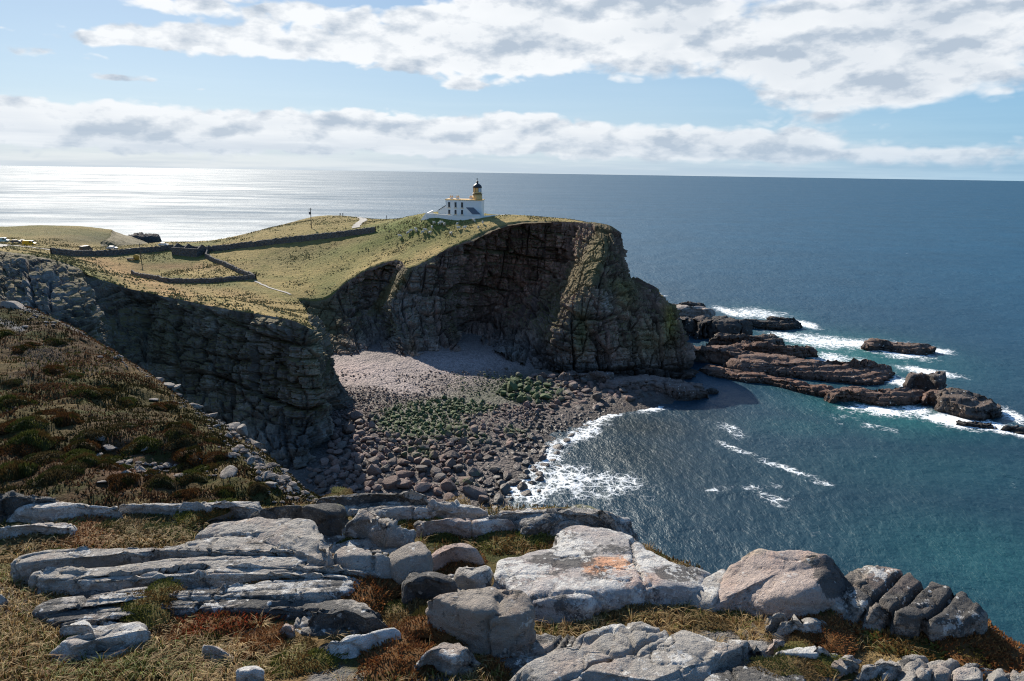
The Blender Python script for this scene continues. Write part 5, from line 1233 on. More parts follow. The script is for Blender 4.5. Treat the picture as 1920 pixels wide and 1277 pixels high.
def build_grass():
    x, y = scatter_fg(190000)
    # tussocks: pull blades towards centres
    cx = np.floor(x / .16); cy = np.floor(y / .16)
    tx = (cx + .2 + .6 * hash2(cx.astype(int), cy.astype(int), 5)) * .16; ty = (cy + .2 + .6 * hash2(cx.astype(int), cy.astype(int), 6)) * .16
    on = hash2(cx.astype(int), cy.astype(int), 8)
    bx, by = x + (tx - x) * .6, y + (ty - y) * .6
    z = fg_ground(bx, by); px, py = pixof(np.stack([bx, by, z], -1))
    def reg(cx_, cy_, sx, sy): return np.exp(-((px - cx_) / sx) ** 2 - ((py - cy_) / sy) ** 2)
    dn = .12 + reg(60, 1180, 150, 90) * 1.2 + reg(150, 1240, 220, 50) * 1.0 + reg(250, 1015, 160, 26) * .6 + reg(1080, 1185, 80, 22) * 1.2 + reg(1280, 1150, 130, 26) * .8 + reg(640, 1000, 60, 20) * .7 + reg(400, 1240, 120, 40) * .6 + reg(1400, 1180, 60, 26) * .9 + reg(580, 1135, 60, 20) * .6 + reg(860, 1240, 60, 40) * .4 + reg(1640, 1190, 120, 30) * .35 + reg(1020, 1180, 40, 26)
    keep = (on < dn) & ~in_rock(bx, by)
    x, y, bx, by, z, px, py = (q[keep] for q in (x, y, bx, by, z, px, py)); n = len(x)
    gr = reg(200, 1260, 130, 40) * .9 + reg(40, 1090, 60, 20) * .6 + .12
    green = rng.random(n) < gr
    T = np.where(green[:, None], np.array([.16, .18, .045]), np.array([.44, .315, .15])) * (.5 + .8 * rng.random((n, 1)))
    T = np.where((rng.random(n) < .30)[:, None], np.array([.20, .11, .045]), T)
    L = .05 + .17 * rng.random(n) ** 1.5; az_ = np.arctan2(y - by, x - bx) + .6 * rng.normal(size=n); lean = .45 + 1.0 * rng.random(n)
    dh = np.stack([np.cos(az_), np.sin(az_), az_ * 0], -1) * lean[:, None] + np.array([.25, -.15, 0])
    B = np.stack([bx, by, z - .01], -1)
    M1 = B + (dh * .30 + np.array([0, 0, .55])) * L[:, None]; M2 = B + (dh * .95 + np.array([0, 0, .62])) * L[:, None]
    sd = np.stack([-np.sin(az_), np.cos(az_), az_ * 0], -1) * (.0025 + .002 * rng.random((n, 1)))
    V = np.stack([B - sd, B + sd, M1 + sd * .8, M1 - sd * .8, M2], 1).reshape(-1, 3)
    i = np.arange(n)[:, None] * 5
    Fc = np.concatenate([i + np.array([[0, 1, 2]]), i + np.array([[0, 2, 3]]), i + np.array([[3, 2, 4]])])
    o = link_mesh('grass', V, Fc, 'grass_blade', smooth=False, attrs={'tint': np.repeat(T, 5, 0)}); tag(o, 'dry straw grass and green blades on the rock ledge', 'grass', kind='stuff')
build_grass()
import bmesh
def hit(zfn, px, py, y0, y1, n=1400):
    """first point of a surface along a sight line"""
    d = ray(px, py); t = np.linspace(y0, y1, n) / d[1]
    P = CAM + d[None] * t[:, None]; z = zfn(P[:, 0], P[:, 1]); k = np.where(P[:, 2] <= z)[0]
    if len(k) == 0: k = [int(np.argmin(P[:, 2] - z))]
    q = P[k[0]].copy(); q[2] = float(zfn(q[None, 0], q[None, 1])[0]); return q
def land(px, py, y0=150, y1=470): return hit(land_h, px, py, y0, y1)

# ------------------------------------------------------------------ boulders of the cove
def mat_boulder():
    m, t, b = material('boulder_rock')
    p = t.pos(); oi = t.n.new('ShaderNodeObjectInfo')
    rnd = t.math('FRACT', t.math('ADD', oi.outputs['Random'], t.attr('rnd')))
    c = t.ramp(rnd, [(0.0, (.145, .098, .080)), (.3, (.205, .128, .104)), (.5, (.11, .088, .076)), (.7, (.245, .160, .135)), (.88, (.140, .118, .104)), (1.0, (.06, .053, .047))])
    n = t.noise(p, 1.6, 6, .68); k = t.math('ADD', .42, t.math('MULTIPLY', n, .85))
    c = t.mix(1.0, c, t.comb(k, k, k), 'MULTIPLY')
    w = None
    for (px, py, sx, sy, wt_) in [(790, 790, 14, 17, 1.1), (850, 765, 14, 9, 1.05), (950, 732, 19, 11, 1.3), (880, 815, 12, 10, .65), (970, 800, 9, 8, .7), (780, 850, 10, 10, .62), (880, 890, 9, 8, .55)]:
        q = atz(px, py, 2.5); v = t.vmath('MULTIPLY', t.vmath('SUBTRACT', p, tuple(q)), (1 / sx, 1 / sy, 0))
        g = t.math('MULTIPLY', t.math('EXPONENT', t.math('MULTIPLY', t.vmath('DOT_PRODUCT', v, v, 1), -1.0)), wt_)
        w = g if w is None else t.math('MAXIMUM', w, g)
    wn = t.smooth(t.math('ADD', w, t.math('MULTIPLY', t.math('SUBTRACT', t.noise(p, .55, 5, .7), .5), 1.2)), .50, .72)
    c = t.mix(t.math('MULTIPLY', wn, .85), c, t.mix(n, (.020, .045, .010), (.075, .125, .028)))
    wet = t.smooth(t.sep(p)[2], 1.9, .7)
    c = t.mix(t.math('MULTIPLY', wet, .72), c, (.035, .028, .022))
    t.l.new(c, b.inputs['Base Color'])
    t.l.new(t.math('SUBTRACT', .85, t.math('MULTIPLY', wet, .4)), b.inputs['Roughness'])
    t.l.new(t.bump(t.noise(p, 2.4, 6, .65), .35, .8), b.inputs['Normal'])
mat_boulder()
def ico(sub):
    bm = bmesh.new(); bmesh.ops.create_icosphere(bm, subdivisions=sub, radius=1.0)
    V = np.array([v.co for v in bm.verts]); Fc = np.array([[v.index for v in f.verts] for f in bm.faces]); bm.free(); return V, Fc
ICO = {1: ico(1), 2: ico(2), 3: ico(3)}
def boulder_shape(seed, sub, flat=.72, cuts=13):
    r = np.random.default_rng(seed); V, Fc = ICO[sub]; V = V.copy()
    V = V * (1 + .28 * vnoise(V * 1.1 + seed * 3.1, seed)[:, None])
    for _ in range(cuts):
        n = r.normal(size=3); n /= np.linalg.norm(n); d = V @ n; lim = r.uniform(.42, .80)
        V = V - n * (np.maximum(d - lim, 0) * .9)[:, None]
    V = V * np.array([1 + .35 * r.random(), .8 + .3 * r.random(), flat * (.85 + .35 * r.random())])
    return V, Fc
BOULDERS = []
for s in range(12):
    V, Fc = boulder_shape(40 + s, 2)
    o = link_mesh('boulder', V, Fc, 'boulder_rock', smooth=False); BOULDERS.append(o.data); bpy.data.objects.remove(o)
def place_boulders():
    r = np.random.default_rng(5)
    cand = []
    ZN = [  # zone in the picture, number of tries, radius range (m)
        ([(700, 868), (860, 850), (930, 880), (990, 905), (960, 950), (900, 965), (760, 955), (680, 920)], 700, .6, 2.0), ([(620, 830), (760, 800), (960, 800), (1040, 830), (1000, 860), (860, 870), (700, 900), (630, 890)], 2300, .45, 1.4),
        ([(690, 775), (830, 745), (1000, 765), (1140, 775), (1100, 805), (960, 815), (700, 830)], 2600, .4, 1.1), ([(960, 705), (1060, 702), (1200, 722), (1262, 758), (1150, 775), (1000, 768), (930, 740)], 1300, .5, 1.8),
        ([(610, 725), (700, 725), (830, 745), (700, 780), (640, 800), (615, 780)], 1300, .25, .6), ([(610, 790), (700, 790), (690, 930), (600, 930), (570, 890), (620, 850)], 700, .5, 1.6),
        ([(780, 700), (960, 690), (980, 720), (860, 750), (790, 735)], 350, .2, .55), ([(960, 860), (1050, 830), (1100, 800), (1130, 815), (1060, 880), (1040, 940), (980, 950)], 900, .45, 1.7), ([(760, 950), (1000, 950), (1000, 990), (760, 990)], 120, .8, 1.6)]
    for poly, n, r0, r1 in ZN:
        q = np.array(poly, float); px = r.uniform(q[:, 0].min(), q[:, 0].max(), n * 2); py = r.uniform(q[:, 1].min(), q[:, 1].max(), n * 2)
        m = inside(px, py, q); px, py = px[m][:n], py[m][:n]
        for a, b in zip(px, py):
            w = atz(a, b, 2.0); z = float(BEACH(w[None, 0], w[None, 1])[0]); w = atz(a, b, z)
            cand.append((.92 * (r0 + (r1 - r0) * r.random() ** 3.2), w[0], w[1], z))
    fixed = [(838, 905, 2.5), (895, 920, 2.3), (872, 898, 1.8), (760, 905, 2.0), (800, 865, 1.9), (790, 912, 2.1), (960, 725, 2.4), (1120, 742, 2.2), (1018, 858, 1.5), (905, 935, 1.7), (670, 775, 2.6), (655, 800, 2.4), (700, 880, 1.9), (950, 690, .8), (735, 905, 2.4), (1180, 745, 2.0), (1075, 722, 2.0), (1020, 742, 1.7), (1050, 735, 1.6), (925, 880, 1.6)]
    acc = []
    for px, py, rr in fixed:
        w = atz(px, py, 1.5); z = float(BEACH(w[None, 0], w[None, 1])[0]); w = atz(px, py, z + rr * .4); acc.append((rr, w[0], w[1], z))
    A = np.array(acc)
    cand.sort(key=lambda c: -c[0])
    for c in cand:
        d = np.hypot(A[:, 1] - c[1], A[:, 2] - c[2])
        if (d > .74 * (A[:, 0] + c[0])).all(): A = np.vstack([A, c])
    return A
BA = place_boulders()
def show_size(a):  # how large it shows from the shore path
    return a[:, 0] / np.hypot(a[:, 1], a[:, 2])
BA = BA[np.argsort(-show_size(BA))]
_r = np.random.default_rng(9)
STAND = {0: 'largest boulder at the near end of the boulder beach beside the surf'}
for i, (rr, x, y, z) in enumerate(BA[:300]):
    o = bpy.data.objects.new('boulder', BOULDERS[i % 12]); col.objects.link(o)
    o.location = (x, y, z + .22 * rr); o.rotation_euler = (_r.uniform(-.35, .35), _r.uniform(-.35, .35), _r.uniform(0, 6.28)); o.scale = (rr,) * 3
    px_, py_ = pixof(np.array([x, y, z])); wet = z < .6
    if wet: lb_, gr_ = 'dark wet boulder awash in the white surf of the cove', 'wet boulders in the surf'
    elif py_ > 868 and px_ > 690: lb_, gr_ = 'reddish brown boulder at the near end of the beach just beyond the ledge', 'boulders at the near end of the beach'
    elif px_ < 690: lb_, gr_ = 'dark boulder at the foot of the shaded left cliff', 'boulders under the left cliff'
    elif px_ > 930 and py_ < 772: lb_, gr_ = 'brown boulder in the shade at the foot of the headland', 'boulders under the headland'
    elif px_ < 900 and py_ < 815: lb_, gr_ = 'boulder of the weed-green patch in the upper beach', 'boulders of the green patch'
    else: lb_, gr_ = 'sunlit brown boulder in the middle of the crowded beach', 'boulders in the middle of the beach'
    o['label'] = STAND.get(i) or lb_; o['category'] = 'boulder'; o['group'] = gr_
def rest_boulders():
    VV, FF, RR = [], [], []; n0 = 0
    sh = [boulder_shape(80 + s, 1, .7, 8) for s in range(10)]
    A = BA[300:]
    for i, (rr, x, y, z) in enumerate(A):
        V, Fc = sh[i % 10]; a = _r.uniform(0, 6.28); c, s = math.cos(a), math.sin(a)
        W = V @ np.array([[c, s, 0], [-s, c, 0], [0, 0, 1]]) * rr + np.array([x, y, z + .2 * rr])
        VV.append(W); FF.append(Fc + n0); RR.append(np.full(len(V), _r.random())); n0 += len(V)
    # cobbles packed between them
    r = np.random.default_rng(12); n = 5200
    x = r.uniform(-62, 42, n); y = r.uniform(112, 226, n); z = BEACH(x, y); px, py = pixof(np.stack([x, y, z], -1))
    q = np.array([(600, 700), (700, 690), (1000, 700), (1260, 750), (1140, 790), (1040, 850), (980, 960), (640, 960), (560, 880)], float)
    k = inside(px, py, q) & (z > -.5); x, y, z = x[k], y[k], z[k]
    V, Fc = sh[0]
    oc_, of_ = ICO[1]
    for i in range(len(x)):
        rr = r.uniform(.14, .42); V, Fc = sh[i % 10]
        VV.append(V * rr + np.array([x[i], y[i], z[i] + .1 * rr])); FF.append(Fc + n0); RR.append(np.full(len(V), r.random())); n0 += len(V)
    o = link_mesh('cobbles', np.concatenate(VV), np.concatenate(FF), 'boulder_rock', smooth=False, attrs={'rnd': np.concatenate(RR)}); tag(o, 'brown cobbles and small boulders filling the cove beach', 'cobbles', kind='stuff')
rest_boulders()

# ------------------------------------------------------------------ skerries and reefs
def sea_pt(px, py, h): return atz(px, py, h)
def sea_rock(name, label, outline, h, tint, dark, pale, seed, group=None, base=-1.2, dip=0.0, **kw):
    hs = h if isinstance(h, (list, tuple)) else [h] * len(outline)
    py0, py1 = min(p[1] for p in outline), max(p[1] for p in outline); rim = []
    for (px, py), hh in zip(outline, hs):
        w = float(sst(np.array((py - py0) / max(py1 - py0, 1)), .3, .8)); q = atz(px, py, hh * (1 - w)); q[2] = hh; rim.append(q)
    span = max(max(p[0] for p in outline) - min(p[0] for p in outline), 10); N = int(np.clip(span / 1.6, 34, 130))
    kw = {**dict(e=.16, dome=.06, rough=.5, rs=.2, flare=.10, blocky=.7, bed=(.9, .7), cuts=3, skirt=1.0, jit=.10, terr=(1.1, -.03, .10), crack=.5), **kw}
    V, Fc = rock_mesh(rim, lambda x, y: np.full_like(x, base), N=N, seed=seed, **kw); Fc = orient_up(V, Fc); c = V.mean(0); n = len(V)
    T = np.tile(tint, (n, 1)) * (1 + .25 * fbm(V, .15, 3, .6, seed)[:, None]); wet = sst(V[:, 2] + .5 * fbm(V, .5, 3, .6, 3), 1.4, .4)[:, None]
    T = T * (1 - .75 * wet) + np.array([.03, .026, .022]) * .75 * wet
    o = link_mesh(name, V - c, Fc, 'sea_rock', attrs={'tint': T, 'dark': np.full(n, dark), 'pale': np.full(n, pale), 'moss': np.zeros(n)}); o.location = Vector(c)
    tag(o, label, 'rock', group); return o
BR = (.175, .118, .094); BK = (.075, .067, .062); GB = (.15, .120, .102)
SK = [
 ('skerry', 'black rock hump behind the tip of the headland', [(1256, 576), (1290, 569), (1305, 572), (1320, 584), (1300, 587), (1262, 582)], 3.5, BK, .5, .1),
 ('reef_rock', 'pale sunlit rock slab just right of the headland tip', [(1262, 588), (1290, 578), (1330, 590), (1336, 602), (1290, 602), (1266, 598)], 6, (.33, .29, .26), .3, .4),
 ('reef_rock', 'dark block under the pale sunlit slab at the headland tip', [(1262, 604), (1280, 594), (1302, 596), (1322, 608), (1322, 622), (1290, 630), (1266, 622)], 6.5, GB, .55, .3),
 ('reef_rock', 'tall black crag in the reef right of the headland', [(1312, 610), (1342, 592), (1365, 593), (1382, 600), (1394, 613), (1405, 630), (1380, 637), (1340, 637), (1316, 626)], 6.5, BK, .5, .2),
 ('skerry', 'black reef ending in a knob, farthest out on the seaward side', [(1383, 604), (1430, 601), (1450, 591), (1476, 593), (1497, 606), (1501, 615), (1470, 619), (1430, 618), (1388, 614)], [3, 3, 4.6, 4.6, 3.5, 2.5, 2.5, 2.5, 3], BK, .5, .1),
 ('reef_rock', 'thin ledge below the tall black crag', [(1320, 634), (1395, 631), (1442, 640), (1464, 646), (1462, 654), (1420, 653), (1340, 648)], 3.6, GB, .5, .25),
 ('reef_rock', 'long brown ledge in the middle of the reef', [(1360, 648), (1400, 646), (1440, 650), (1490, 655), (1518, 659), (1521, 669), (1480, 671), (1420, 662), (1366, 656)], 3.4, BR, .4, .2),
 ('reef_rock', 'square brown block where the reef meets the headland', [(1284, 664), (1294, 652), (1330, 647), (1382, 652), (1398, 669), (1406, 684), (1385, 689), (1340, 683), (1288, 680)], 5.0, BR, .46, .2),
 ('reef_rock', 'broad tilted slab forming the main body of the reef', [(1380, 660), (1440, 662), (1500, 671), (1545, 679), (1590, 682), (1640, 690), (1670, 698), (1674, 706), (1650, 719), (1600, 721), (1550, 716), (1500, 711), (1440, 703), (1396, 692)], [4, 4, 4, 3.8, 3.6, 3.4, 3, 2.2, 1.6, 1.8, 2, 2.2, 2.4, 3], BR, .4, .25),
 ('reef_rock', 'low seaweedy shelf along the cove side of the reef', [(1320, 684), (1380, 694), (1420, 700), (1470, 712), (1520, 724), (1562, 736), (1560, 748), (1500, 736), (1440, 716), (1390, 709), (1335, 697)], 1.3, (.17, .105, .08), .4, .1),
 ('reef_rock', 'low brown spine leading to the outer rocks', [(1545, 728), (1620, 728), (1660, 738), (1692, 735), (1737, 731), (1741, 751), (1700, 759), (1650, 761), (1600, 751), (1558, 743)], 2.6, BR, .4, .2),
 ('skerry', 'dark square-topped block standing on the outer rocks', [(1702, 728), (1706, 708), (1716, 703), (1738, 704), (1761, 712), (1765, 727), (1750, 735), (1715, 735)], 5.6, (.15, .12, .105), .5, .1),
 ('skerry', 'smooth brown block wedged between the outer rocks', [(1736, 740), (1745, 731), (1771, 734), (1774, 752), (1755, 763), (1737, 758)], 3.4, BR, .3, .3),
 ('skerry', 'largest outer rock, stepped and brown, with surf at its foot', [(1762, 744), (1768, 722), (1786, 717), (1810, 727), (1842, 737), (1857, 754), (1867, 767), (1868, 782), (1840, 788), (1800, 783), (1770, 775)], [4, 5, 5.2, 5, 4.4, 3.6, 2.8, 2.6, 3, 3.4, 3.6], GB, .46, .25),
 ('skerry', 'small dark knob at the right end of the largest outer rock', [(1855, 778), (1862, 767), (1874, 771), (1873, 784), (1860, 787)], 1.6, BK, .5, .1),
 ('skerry', 'flat black rock awash in white surf', [(1789, 787), (1820, 788), (1867, 796), (1867, 804), (1830, 802), (1795, 793)], .7, BK, .5, .0),
 ('skerry', 'flat black rock awash at the right border', [(1878, 801), (1900, 798), (1945, 806), (1945, 818), (1900, 810)], .8, BK, .5, .0),
 ('skerry', 'long flat islet standing alone in the foam', [(1622, 642), (1634, 636), (1680, 641), (1735, 649), (1754, 658), (1740, 665), (1700, 664), (1650, 657), (1625, 650)], 2.2, (.16, .115, .095), .5, .15),
 ('skerry', 'small dark rock in the sea behind the headland', [(1186, 547), (1208, 543), (1227, 550), (1223, 558), (1195, 558)], 2.4, BK, .5, .1),
 ('fallen_rock', 'long smooth brown slab lying at the foot of the headland', [(1140, 705), (1200, 705), (1290, 715), (1324, 728), (1328, 744), (1280, 750), (1220, 738), (1148, 724)], 3.0, (.18, .14, .125), .3, .2),
 ('fallen_rock', 'shorter brown slab left of the long smooth slab at the cliff foot', [(1050, 702), (1100, 699), (1148, 709), (1152, 724), (1110, 726), (1060, 717)], 4.2, (.17, .135, .12), .3, .2),
 ('skerry', 'jagged dark rocks on the far shore left of the ruin', [(236, 447), (250, 439), (263, 437), (274, 444), (292, 447), (300, 452), (285, 456), (240, 457)], 6.0, BK, .5, .1),
 ('skerry', 'tiny weed-covered rock off the end of the long smooth slab', [(1326, 732), (1334, 728), (1345, 732), (1342, 738), (1330, 739)], .9, BK, .5, .0),
]
for i, (nm, lb, ol, h, tn, dk, pl) in enumerate(SK): sea_rock(nm, lb, ol, h, tn, dk, pl, 300 + i)

# ------------------------------------------------------------------ stones and growth on the heather hillside
def spur_pt(px, py): return hit(spur_q, px, py, 27, 96)
STN = [(207, 842, 15, 'pale tilted stone, largest in the earth hollow on the heather hillside'), (182, 859, 15, 'grey stone lying below the largest in the earth hollow'), (191, 823, 11, 'pale stone at the upper left of the earth hollow'), (257, 838, 12, 'upright pale block in the middle of the earth hollow'), (281, 846, 14, 'flat pale stone right of the upright block in the earth hollow'),
       (344, 860, 14, 'low pale stone at the right side of the earth hollow'), (313, 872, 12, 'small stone at the lower rim of the earth hollow'), (430, 763, 18, 'pale angular stone on the hillside skyline against the dark cliff'), (479, 838, 22, 'flat grey block sticking out below the pink stone'), (466, 868, 14, 'pale slab at the lower skyline of the hillside'),
       (532, 884, 12, 'pale stone near the foot of the hillside skyline'), (430, 893, 26, 'long pale rock in the green heather at the hillside foot'), (290, 750, 10, 'lone white stone in the rust heather of the hillside'), (23, 574, 22, 'white rock patch near the top left of the hillside'), (366, 760, 18, 'cluster rock on the hillside skyline, uphill of the angular stone'), (395, 775, 16, 'dark stone beside the angular stone on the skyline'),
       (309, 692, 20, 'upper thin slab of the small slab pile on the skyline'), (319, 706, 18, 'lower thin slab of the small slab pile on the skyline'), (297, 702, 12, 'left slab of the small slab pile on the skyline'), (497, 896, 14, 'pale block at the hillside foot above the ledge'), (510, 910, 16, 'pale block below another at the hillside foot'), (541, 922, 14, 'lowest pale stone at the hillside foot'), (192, 904, 10, 'small white stone in the dark heather below the hollow'), (155, 832, 8, 'small white stone left of the earth hollow'),
       (440, 790, 16, 'stone between the angular stone and the pink stone'), (405, 800, 12, 'pale stone in heather uphill of the pink stone'), (372, 862, 8, 'small stone under the dark heather lip'), (240, 868, 9, 'reddish stone on the bare earth'), (290, 880, 8, 'small reddish stone at the foot of the bare earth')]
STM = []
for s in range(5):
    V, Fc = boulder_shape(140 + s, 3, .62, 14); n = len(V)
    V = V + .05 * fbm(V, 2.5, 3, .6, s)[:, None] * V
    o = link_mesh('stone', V, Fc, 'lichen_rock', attrs={'tint': np.tile((.25, .225, .20), (n, 1)), 'dark': np.full(n, .42), 'pale': np.full(n, .36), 'moss': np.zeros(n)}); STM.append(o.data); bpy.data.objects.remove(o)
for i, (px, py, w, lb) in enumerate(STN):
    c = spur_pt(px, py); r = .72 * w * float(np.linalg.norm(c - CAM)) / FPX
    o = bpy.data.objects.new('stone', STM[i % 5]); col.objects.link(o); o.location = Vector(c) + Vector((0, 0, .08 * r)); o.rotation_euler = (.3 * math.sin(i * 2.1), .3 * math.cos(i * 1.3), i * 1.9); o.scale = (r * 1.25, r, r)
    tag(o, lb, 'stone')
c = spur_pt(452, 818)
o = bpy.data.objects.new('stone', STM[1]); col.objects.link(o); o.location = Vector(c) + Vector((0, 0, .45)); o.rotation_euler = (.5, -.45, .4); o.scale = (.42, .8, 1.25)
tag(o, 'pointed pink stone standing on edge on the hillside skyline', 'stone')
def build_spur_heather():
    r = np.random.default_rng(21); n = 170000
    y = r.uniform(27, 92, n); x = r.uniform(-.86, .02, n) * y
    z = spur_q(x, y); P = np.stack([x, y, z], -1); px, py = pixof(P)
    P0 = P * np.array([1, 1, 0])
    dens = fbm(P0, .35, 4, .6, 401)
    hollow = np.exp(-((px - 275) / 70) ** 2 - ((py - 868) / 16) ** 2) + np.exp(-((px - 340) / 60) ** 2 - ((py - 874) / 8) ** 2)
    k = (px > -60) & (px < 640) & (py > 520) & (py < 980) & (dens + .25 * r.normal(size=n) > -.18) & (hollow < .45)
    x, y, z, P0, dens, px, py = (q[k] for q in (x, y, z, P0, dens, px, py)); n = len(x)
    _f, _c, hid = cellular(P0 * .42 + .35 * fbm(P0, .5, 2, .5, 34)[..., None] * np.array([1, 1, 0]), 33)
    tone = fbm(P0, .075, 5, .62, 411) * 1.5 + (hid - .5) * .5 + .09 * r.normal(size=n)
    pal = np.array([(.040, .036, .013), (.085, .046, .024), (.145, .078, .040), (.070, .072, .020), (.20, .165, .135)])
    gi = np.digitize(tone, [-.2, .03, .22, .42]); T = pal[gi] * (.55 + .85 * r.random((n, 1)))
    L = (.12 + .16 * r.random(n)) * (1 + .5 * np.maximum(dens, 0)); d = np.stack([.45 * r.normal(size=n), .45 * r.normal(size=n), .6 + .4 * r.random(n)], -1)
    V, Fc, T = sprigs(np.stack([x, y, z - .06 + .12 * np.maximum(dens, 0)], -1), d, L, L * .16, T, r)
    print('spur sprigs', n)
    o = link_mesh('hillside_heather', V, Fc, 'heather_leaf', smooth=False, attrs={'tint': T}); tag(o, 'dense rust and olive heather covering the hillside', 'heather', kind='stuff')
build_spur_heather()
def build_bushes():
    r = np.random.default_rng(77); sp = [(30, 890, 60), (100, 905, 55), (225, 905, 45), (60, 830, 55), (150, 870, 45), (300, 905, 40), (350, 930, 40), (230, 880, 26), (420, 925, 40), (480, 915, 34), (120, 790, 44), (20, 760, 44), (395, 830, 30), (330, 815, 34)]
    lab = ['dark heather bush in the lower left corner of the hillside', 'dark heather bush beside the corner bush, just above the ledge', 'round dark bush below the left end of the earth hollow', 'olive bush at the left border of the hillside', 'bush just left of the earth hollow', 'greyish bush below the earth hollow', 'rusty bush under the right end of the hollow', 'small round bush inside the earth hollow', 'olive bush at the hillside foot', 'green bush near the lower skyline of the hillside', 'bush in mid hillside above the hollow', 'rusty bush at the left border in mid hillside', 'small bush near the skyline above the hollow', 'bush uphill of the right end of the hollow']
    for i, (px, py, w) in enumerate(sp):
        c = spur_pt(px, py); k = .55 * w * float(np.linalg.norm(c - CAM)) / FPX
        o = bpy.data.objects.new('heather_bush', CLUMPS[(('moor_green', 'moor_brown', 'moor_rust', 'moor_green')[i % 4], 1 + i % 2)]); col.objects.link(o); o.location = Vector(c) - Vector((0, 0, .1)); o.rotation_euler = (0, 0, i * 2.2); o.scale = (k, k, k * 1.7)
        tag(o, lab[i], 'bush', 'bushes on the heather hillside')
    for i in range(70):
        px, py = r.uniform(-10, 420), r.uniform(600, 900)
        if py < 565 + .62 * px: continue
        c = spur_pt(px, py); k = r.uniform(.5, 1.15)
        o = bpy.data.objects.new('heather_bush', CLUMPS[(('moor_rust', 'moor_brown', 'moor_green')[i % 3], 1 + i % 2)]); col.objects.link(o); o.location = Vector(c) - Vector((0, 0, .1)); o.rotation_euler = (0, 0, i * 2.2); o.scale = (k, k, k * 1.2)
        tag(o, 'low heather bush in the dense heather of the open hillside', 'bush', 'low bushes on the open hillside')
build_bushes()

def build_scree():
    r = np.random.default_rng(44); VV, FF = [], []; n0 = 0
    sh = [boulder_shape(180 + s, 1, .6, 8) for s in range(8)]
    bands = [((0, 556), (110, 600), 14, 40), ((170, 640), (330, 725), 10, 45), ((330, 735), (450, 815), 16, 110), ((440, 815), (560, 925), 20, 170), ((185, 862), (390, 878), 18, 110), ((490, 870), (600, 940), 12, 80)]
    for (a, b, wd, n) in bands:
        for _ in range(n):
            t = r.random(); px = a[0] + (b[0] - a[0]) * t + r.normal() * wd; py = a[1] + (b[1] - a[1]) * t + abs(r.normal()) * wd * .8
            if px < -20: continue
            c = spur_pt(px, py); rr = r.uniform(.05, .15) * (1 + 1.6 * (r.random() < .15)); V, Fc = sh[r.integers(0, 8)]
            VV.append(V * rr * np.array([1.1, 1, 1.2]) + c + np.array([0, 0, .05])); FF.append(Fc + n0); n0 += len(V)
    V = np.concatenate(VV); n = len(V)
    o = link_mesh('scree', V, np.concatenate(FF), 'lichen_rock', smooth=False, attrs={'tint': np.tile((.26, .22, .19), (n, 1)) * (.6 + .6 * hash1(np.arange(n) // 42, 3))[:, None], 'dark': np.full(n, .35), 'pale': np.full(n, .35), 'moss': np.zeros(n)})
    tag(o, 'pale broken stones strewn along the hillside edge and the earth hollow', 'scree', kind='stuff')
build_scree()
# ------------------------------------------------------------------ lighthouse
plain('white_paint', (.80, .80, .78), .7, var=.05, scale=.8); plain('ochre_paint', (.74, .46, .17), .7, var=.1); plain('black_paint', (.02, .02, .022), .45); plain('slate', (.11, .12, .14), .7, var=.3, scale=1.5)
m, t_, b_ = material('window_glass'); b_.inputs['Base Color'].default_value = (.03, .035, .045, 1); b_.inputs['Roughness'].default_value = .12
t_.l.new(t_.math('ADD', .08, t_.math('MULTIPLY', t_.noise(t_.pos(), 2, 2), .1)), b_.inputs['Roughness'])
def mat_wall():
    m, t, b = material('dry_stone')
    p = t.pos(); v = t.n.new('ShaderNodeTexVoronoi'); t.l.new(t.vmath('MULTIPLY', p, (1, 1, 1.7)), v.inputs['Vector']); v.inputs['Scale'].default_value = 2.2
    k = t.math('ADD', .5, t.math('MULTIPLY', t.sep(v.outputs['Color'])[0], .9))
    c = t.mix(1.0, (.115, .105, .095), t.comb(k, k, k), 'MULTIPLY'); t.l.new(c, b.inputs['Base Color']); b.inputs['Roughness'].default_value = .9
    t.l.new(t.bump(t.math('MULTIPLY', v.outputs['Distance'], -1.0), .3, 1.0), b.inputs['Normal'])
mat_wall()
lb = aty(869, 405, 272); gz0 = float(LAND(lb[None, 0], lb[None, 1])[0])
lh = empty('lighthouse', (lb[0], lb[1], lb[2]), math.radians(-6)); lh.scale = (1.05,) * 3; tag(lh, 'white two-storey lighthouse with ochre lantern tower on the headland', 'lighthouse')
w = MB().box(-6.75, 6.75, 0, 7.0, -3.5, 5.75); w.build('wall', 'white_paint', lh)
MB().box(-6.95, 6.95, -.18, 7.18, 5.752, 6.05).build('parapet', 'ochre_paint', lh)
for cx in (890, 995, 1103):
    x = (cx - 1125) * .0229
    for z0, z1 in ((3.1, 5.0), (.6, 2.2)):
        f = MB().box(x - .50, x + .50, -.09, .003, z0 - .12, z1 + .12).build('window', 'slate' if False else 'white_paint', lh)
        MB().box(x - .38, x + .38, -.12, -.092, z0, z1).build('pane', 'window_glass', f)
        MB().box(x - .6, x + .6, -.22, -.001, z0 - .30, z0 - .125).build('sill', 'ochre_paint', f)
for x, y in ((-5.1, 3.0), (-2.7, 3.0), (2.3, 3.4)):
    c = MB().box(x - .55, x + .55, y - .45, y + .45, 6.052, 6.75).build('chimney', 'white_paint', lh)
    MB().box(x - .65, x + .65, y - .55, y + .55, 6.752, 6.92).build('chimney_cap', 'ochre_paint', c)
    MB().lathe([(.17, 6.93), (.14, 7.4)], 10, (x - .28, y, 0)).lathe([(.17, 6.93), (.14, 7.4)], 10, (x + .28, y, 0)).build('chimney_pot', 'ochre_paint', c, True)
tw = (4.72, 3.2, 0)
